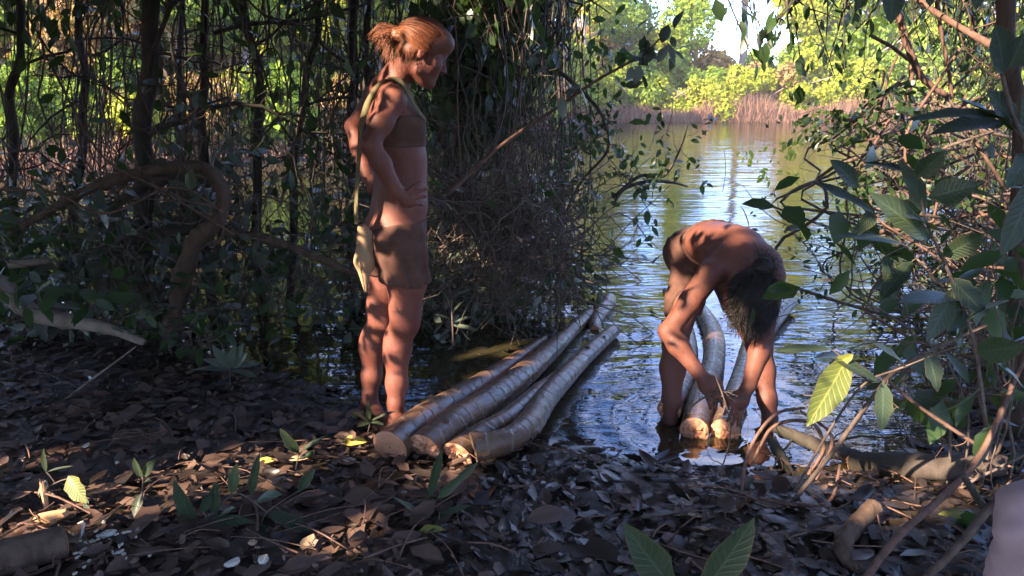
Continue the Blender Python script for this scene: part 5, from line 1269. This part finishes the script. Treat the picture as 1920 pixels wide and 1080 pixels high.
def ribbon(pts, width, thick, across, n=30):
    c = spline(np.array(pts), n); T = nrm(np.gradient(c, axis=0)); A = np.asarray(across, float)
    A = np.array([np.interp(np.linspace(0, 1, n), np.linspace(0, 1, len(A)), A[:, k]) for k in range(3)]).T
    A = nrm(A - T * (A * T).sum(1)[:, None]); N = np.cross(T, A)
    V = []
    for s1, s2 in ((-1, -1), (1, -1), (1, 1), (-1, 1)): V.append(c + A * s1 * width / 2 + N * s2 * thick / 2)
    V = np.stack(V, 1).reshape(-1, 3); F = []
    for i in range(n - 1):
        for j in range(4): F.append((i * 4 + j, i * 4 + (j + 1) % 4, i * 4 + 4 + (j + 1) % 4, i * 4 + 4 + j))
    F += [(3, 2, 1, 0), tuple((n - 1) * 4 + j for j in range(4))]
    return V, F
for sg in (1, -1):
    part('eyebrow', tube(spline([HC + (hf * .083 + hl * sg * .016 + hu * .012) * .96, HC + (hf * .082 + hl * sg * .03 + hu * .016) * .96, HC + (hf * .066 + hl * sg * .046 + hu * .011) * .96], 8), .0028, 5), M['hair_w'], woman)
    part('eyelashes', tube(spline([HC + (hf * .084 + hl * sg * .02 - hu * .006) * .96, HC + (hf * .085 + hl * sg * .03 - hu * .009) * .96, HC + (hf * .075 + hl * sg * .042 - hu * .007) * .96], 8), .0018, 5), M['bark_dark'], woman)
part('necklace', tube(spline([P(727, 128, 3.13), P(737, 148, 3.115), P(756, 160, 3.11), P(774, 172, 3.13), P(789, 196, 3.16), P(797, 222, 3.2)], 30), .0028 * (1 + .35 * np.sin(np.arange(30) * 2.6)), 6), M['bark_brown'], woman)
# shoulder bag: hangs from her, a thing of its own
bag = thing('shoulder_bag', 'small tan pouch on a long strap hanging at the standing woman\'s back', 'bag', P(684, 470, 3.02))
def push(p, off=.004):                                # lift a strap point just off the skin
    ijk = (p - FW.lo) / FW.h; q = p.copy()
    for _ in range(14):
        ijk = np.clip(((q - FW.lo) / FW.h), 1, np.array(FW.F.shape) - 2).astype(int); i, j, k = ijk
        d = FW.F[i, j, k] - off
        if d >= 0: break
        gr = np.array([FW.F[i + 1, j, k] - FW.F[i - 1, j, k], FW.F[i, j + 1, k] - FW.F[i, j - 1, k], FW.F[i, j, k + 1] - FW.F[i, j, k - 1]]); q = q - nrm(gr) * min(d, 0) * 1.0
    return q
sp = [push(P(*p)) for p in [(789, 228, 3.17), (778, 200, 3.11), (765, 172, 3.09), (748, 152, 3.09), (728, 152, 3.1), (706, 168, 3.1), (688, 198, 3.1), (678, 235, 3.08), (675, 270, 3.05), (671, 320, 3.03), (668, 370, 3.02), (668, 420, 3.02)]]
part('strap', ribbon(sp, .026, .004, [(.1, 1, .0), (.3, 1, .2), (.8, .8, .1), (.9, .4, 0), (.9, .1, .6), (.8, .1, .5), (.8, -.2, .3), (.6, -.5, 0), (.5, -.6, 0), (.5, -.6, 0), (.5, -.6, 0)], 60), M['olive'], bag)
FBg = Field(P(684, 480, 3.05) - [.1, .12, .25], P(684, 480, 3.05) + [.1, .12, .2], .005)
FBg.chain([P(680, 430, 3.04), P(681, 490, 3.04), P(686, 545, 3.04)], [.022, .034, .008], .02); FBg.chain([P(690, 440, 3.06), P(690, 500, 3.06)], [.022, .026], .02)
part('pouch', surface_nets(FBg.F, FBg.lo, FBg.h), M['canvas'], bag)
part('flap_seam', tube(spline([P(670, 460, 3.005), P(676, 500, 3.0), P(684, 548, 3.02)], 24), .003 * (1 + .4 * np.sin(np.arange(24) * 2.)), 5), M['canvas'], bag)

# ===== bending person
FM = Field(P(1360, 540, 3.2) * [1, 0, 0] + [-.48, 2.62, -.3], P(1360, 540, 3.2) * [1, 0, 0] + [.46, 4.0, 1.02], .0075)
pm = P(1316, 470, 3.62); b1 = P(1340, 456, 3.46); b2 = P(1370, 470, 3.32); ck = P(1394, 494, 3.2)
ax_s = nrm(ck - pm); lat = nrm(np.array([1., .15, 0])); lat = nrm(lat - ax_s * (lat @ ax_s)); nn = np.cross(ax_s, lat); Rm = np.stack([ax_s, lat, nn])
FM.ell(pm, (.13, .155, .115), Rm, .05); FM.ell(b1, (.14, .14, .1), Rm, .06); FM.ell(b2, (.14, .155, .115), Rm, .06); FM.ell(ck, (.10, .17, .095), Rm, .05)
FM.ell(pm - ax_s * .06 - lat * .07 - [0, 0, .02], (.1, .085, .095), Rm, .04); FM.ell(pm - ax_s * .06 + lat * .07 - [0, 0, .02], (.1, .085, .095), Rm, .04)
s1 = P(1333, 512, 3.12); s2 = P(1447, 518, 3.16)
FM.chain([ck - lat * .07, s1], [.06, .052], .04); FM.chain([ck + lat * .07, s2], [.06, .052], .04)
e1 = P(1253, 622, 3.0); w1 = P(1307, 695, 2.92); h1 = P(1328, 722, 2.9)
FM.chain([s1, (s1 + e1) / 2, e1], [.052, .046, .038], .02); FM.chain([e1, e1 * .65 + w1 * .35, w1], [.038, .042, .028], .02)
e2 = P(1432, 632, 3.08); w2 = P(1405, 722, 2.95); h2 = P(1388, 750, 2.92)
FM.chain([s2, (s2 + e2) / 2, e2], [.052, .046, .038], .02); FM.chain([e2, e2 * .65 + w2 * .35, w2], [.038, .042, .028], .02)
for (w, h_, dx) in ((w1, h1, 1), (w2, h2, -1)):
    d = nrm(h_ - w); sdv = nrm(np.cross(d, [0, -1, 0])); upv = np.cross(sdv, d)
    FM.chain([w, h_], [.027, .03], .012); FM.ell(h_, (.042, .042, .022), np.stack([d, sdv, upv]), .012)
    for i in range(4):
        b = h_ + d * .03 + sdv * (i - 1.5) * .02; finger(FM, b, nrm(d + sdv * (i - 1.5) * .12 + np.array([0, -.1, -.4])), np.array([.0, .55, -.8]), (.07, .08, .075, .06)[i], .0098)
    finger(FM, h_ + sdv * .034 * -dx - d * .01, nrm(d * .5 + sdv * -dx * .6 + np.array([0, 0, -.6])), np.array([0, 0, -1.]), .06, .011)
for (hip, kn, an) in ((P(1300, 492, 3.62), P(1266, 640, 3.36), P(1257, 790, 3.27)), (P(1362, 500, 3.62), P(1424, 650, 3.38), P(1436, 790, 3.28))):
    FM.chain([hip, (hip + kn) / 2, kn], [.09, .077, .056], .035)
    bot = an + (an - kn) / np.linalg.norm(an - kn) * .1; bot[2] = max(bot[2], gz(bot[0], bot[1]) + .07)
    cf = kn * .65 + bot * .35 + [0, .015, 0]
    FM.chain([kn, cf, kn * .25 + bot * .75, bot], [.052, .056, .04, .032], .03)
    ft = bot + [0.0, -.17, 0]; ft[2] = gz(ft[0], ft[1]) + .02; FM.chain([bot, bot - [0, -.02, .04], ft], [.032, .032, .024], .02)
    for i in range(5): q = ft + np.array([(i - 2) * .017, 0, 0]); FM.cap(q, q + [0, -.035, 0], .011, .009, .004)
HM = P(1402, 558, 3.04)
# face hangs down and back toward the knees
mf = nrm(np.array([-.25, .05, -1.0])); mu = nrm(np.array([.05, -1.0, -.35])); mu = nrm(mu - mf * (mu @ mf)); ml = np.cross(mu, mf)
FM.chain([ck, (ck + HM) / 2 + [0, 0, -.0], HM - mu * .04], [.075, .058, .055], .03)
head(FM, HM, mf, ml, mu, 1.05)
Gm = FM.grid(); sa = (Gm - pm) @ ax_s
wm = np.maximum(FM.F - .009 - .002 * np.sin(Gm[..., 0] * 150 + Gm[..., 2] * 60), np.maximum(sa - .15, .0 - 0 * sa - (Gm[..., 2] - (pm[2] - .27))))
wm = np.maximum(wm, -(Gm[..., 1] - 3.30))
man = thing('person', 'dark haired person bending far over and wading, both hands on the right log bundle', 'person', (P(1340, 800, 3.27)[0], 3.27, gz(P(1340, 800, 3.27)[0], 3.27)))
part('body', surface_nets(FM.F, FM.lo, FM.h), M['skin_m'], man)
part('hip_wrap', surface_nets(wm.astype(np.float32), FM.lo, FM.h), M['wrap'], man, label='plain earth brown cloth wrapped round the hips')
FH2 = Field(HM - .26, HM + .26, .006); Rm2 = np.stack([mf, ml, mu]); Lm = lambda a, b, d: HM + mf * a + ml * b + mu * d
FH2.ell(Lm(-.016, 0, .024), np.array([.108, .088, .098]), Rm2, .01); FH2.ell(Lm(.03, 0, .07), np.array([.07, .07, .05]), Rm2, .03)
FH2.ell(Lm(.095, 0, -.06), np.array([.07, .1, .075]), Rm2, -.012)
FH2.ell(P(1432, 500, 3.0), (.042, .042, .04), None, .008)
hm = part('hair', surface_nets(FH2.F, FH2.lo, FH2.h), M['hair_m'], man)
rng = np.random.RandomState(9); g = []
ec = Lm(-.016, 0, .024); er = np.array([.108, .09, .1])
for _ in range(1300):                                 # hair combed over the crown, then hanging
    d0 = nrm(np.array([rng.normal() * .8, rng.normal() * .9, abs(rng.normal()) + .25])); q = d0 * er * (1.0 + abs(rng.normal()) * .03); path = []
    dn = np.array([mf[2], ml[2], mu[2]]) * -1.0        # downwards, in head axes
    dn = nrm(dn + rng.normal(size=3) * .15)
    for st in range(16):
        path.append(ec + mf * q[0] + ml * q[1] + mu * q[2]); nq = nrm(q / er**2)
        tg_ = dn - nq * (dn @ nq) if nq @ dn < .1 else dn
        q = q + nrm(tg_) * .013 * rng.uniform(.9, 1.1)
    path = path[:rng.randint(5, 9)]
    g.append(tube(spline(path, 10), np.linspace(.0018, .0007, 10), 3, False))
for _ in range(900):                                  # long hair falling straight down past the face
    th = rng.uniform(0, 6.28); q = Lm(-.016 + .106 * math.cos(th), .088 * math.sin(th), .024 + .07 * rng.rand())
    q = q + rng.normal(size=3) * .008; Ld = rng.uniform(.01, .035)
    e0 = q + np.array([-.02 + rng.normal() * .02, rng.normal() * .02, -Ld])
    g.append(tube(spline([q, (q + e0) / 2 + np.array([rng.normal() * .008, -.008, 0]), e0], 8), np.linspace(.0017, .0006, 8), 3, False))
for _ in range(260):
    q = P(1432, 500, 3.0) + nrm(rng.normal(size=3)) * .043; e0 = q + rng.normal(size=3) * .03
    g.append(tube(spline([q, (q + e0) / 2 + rng.normal(size=3) * .01, e0], 6), .0009, 3, False))
part('hair_strands', merge(g), M['hair_m'], hm)
part('hair_strands', head_strands(rng, Lm(-.016, 0, .024), mf, ml, mu, np.array([.108, .088, .098]), np.array([(P(1432, 500, 3.0) - HM) @ v for v in (mf, ml, mu)]), 900, r=.0013), M['hair_m'], man)
branch_thing('vine_tie', 'thin dark vine the bending person is tying round the logs', [(1290, 775, 2.88), (1300, 760, 2.87), (1322, 745, 2.87), (1350, 735, 2.87), (1400, 750, 2.88)], [.004, .004, .003], 'twig', 95, 3, 'vine', 5, tl=.08)

# ===== knee of a seated person at the lower right corner
FK = Field((.55, .55, .1), (1.6, 2.2, .95), .012)
kn = np.array([P(1974, 992, 1.25)[0], 1.27, P(1974, 992, 1.25)[2] - .0]); hipk = kn + [.12, -.48, -.02]
FK.chain([kn, (kn + hipk) / 2, hipk], [.078, .085, .1], .04); ftk = np.array([kn[0] + .05, kn[1] + .12, gz(kn[0] + .05, kn[1] + .12) + .08])
FK.chain([kn, (kn + ftk) / 2, ftk], [.074, .065, .058], .03)
Gk = FK.grid(); FK.F = (FK.F - .004 * np.sin(Gk[..., 2] * 45 + Gk[..., 0] * 60 + Gk[..., 1] * 30) - .003 * np.sin(Gk[..., 2] * 110 - Gk[..., 0] * 80 + 3 * np.sin(Gk[..., 1] * 25))).astype(np.float32)
seated = thing('person', 'mauve trousered knee of a person sitting at the bottom right corner', 'person', (kn[0], kn[1], gz(kn[0], kn[1])))
part('trouser_leg', surface_nets(FK.F, FK.lo, FK.h), M['trouser'], seated)
FK2 = Field(ftk - .3, ftk + .3, .01)
tk = ftk + np.array([-.02, .17, -.05]); FK2.chain([ftk + [0, 0, .03], ftk + [0, -.01, -.04], tk], [.045, .042, .032], .03)
part('foot', surface_nets(FK2.F, FK2.lo, FK2.h), M['skin_m'], seated)

# ---------------------------------------------------------------- warm air between here and the far bank
hz = NT('haze_air'); pv = hz.n.new('ShaderNodeVolumePrincipled')
pv.inputs['Density'].default_value = .0011; pv.inputs['Color'].default_value = (.98, .94, .86, 1); pv.inputs['Anisotropy'].default_value = 0.0
hz.l.new(pv.outputs[0], hz.out.inputs['Volume'])
hx = 72.0
hv = np.array([(x, y, z) for x in (-hx, hx) for y in (-14.0, 95.0) for z in (-2.2, 19.0)])
solo('haze', (hv, [(0, 1, 3, 2), (4, 6, 7, 5), (0, 4, 5, 1), (2, 3, 7, 6), (0, 2, 6, 4), (1, 5, 7, 3)]), hz.m, kind='stuff', smooth=False)
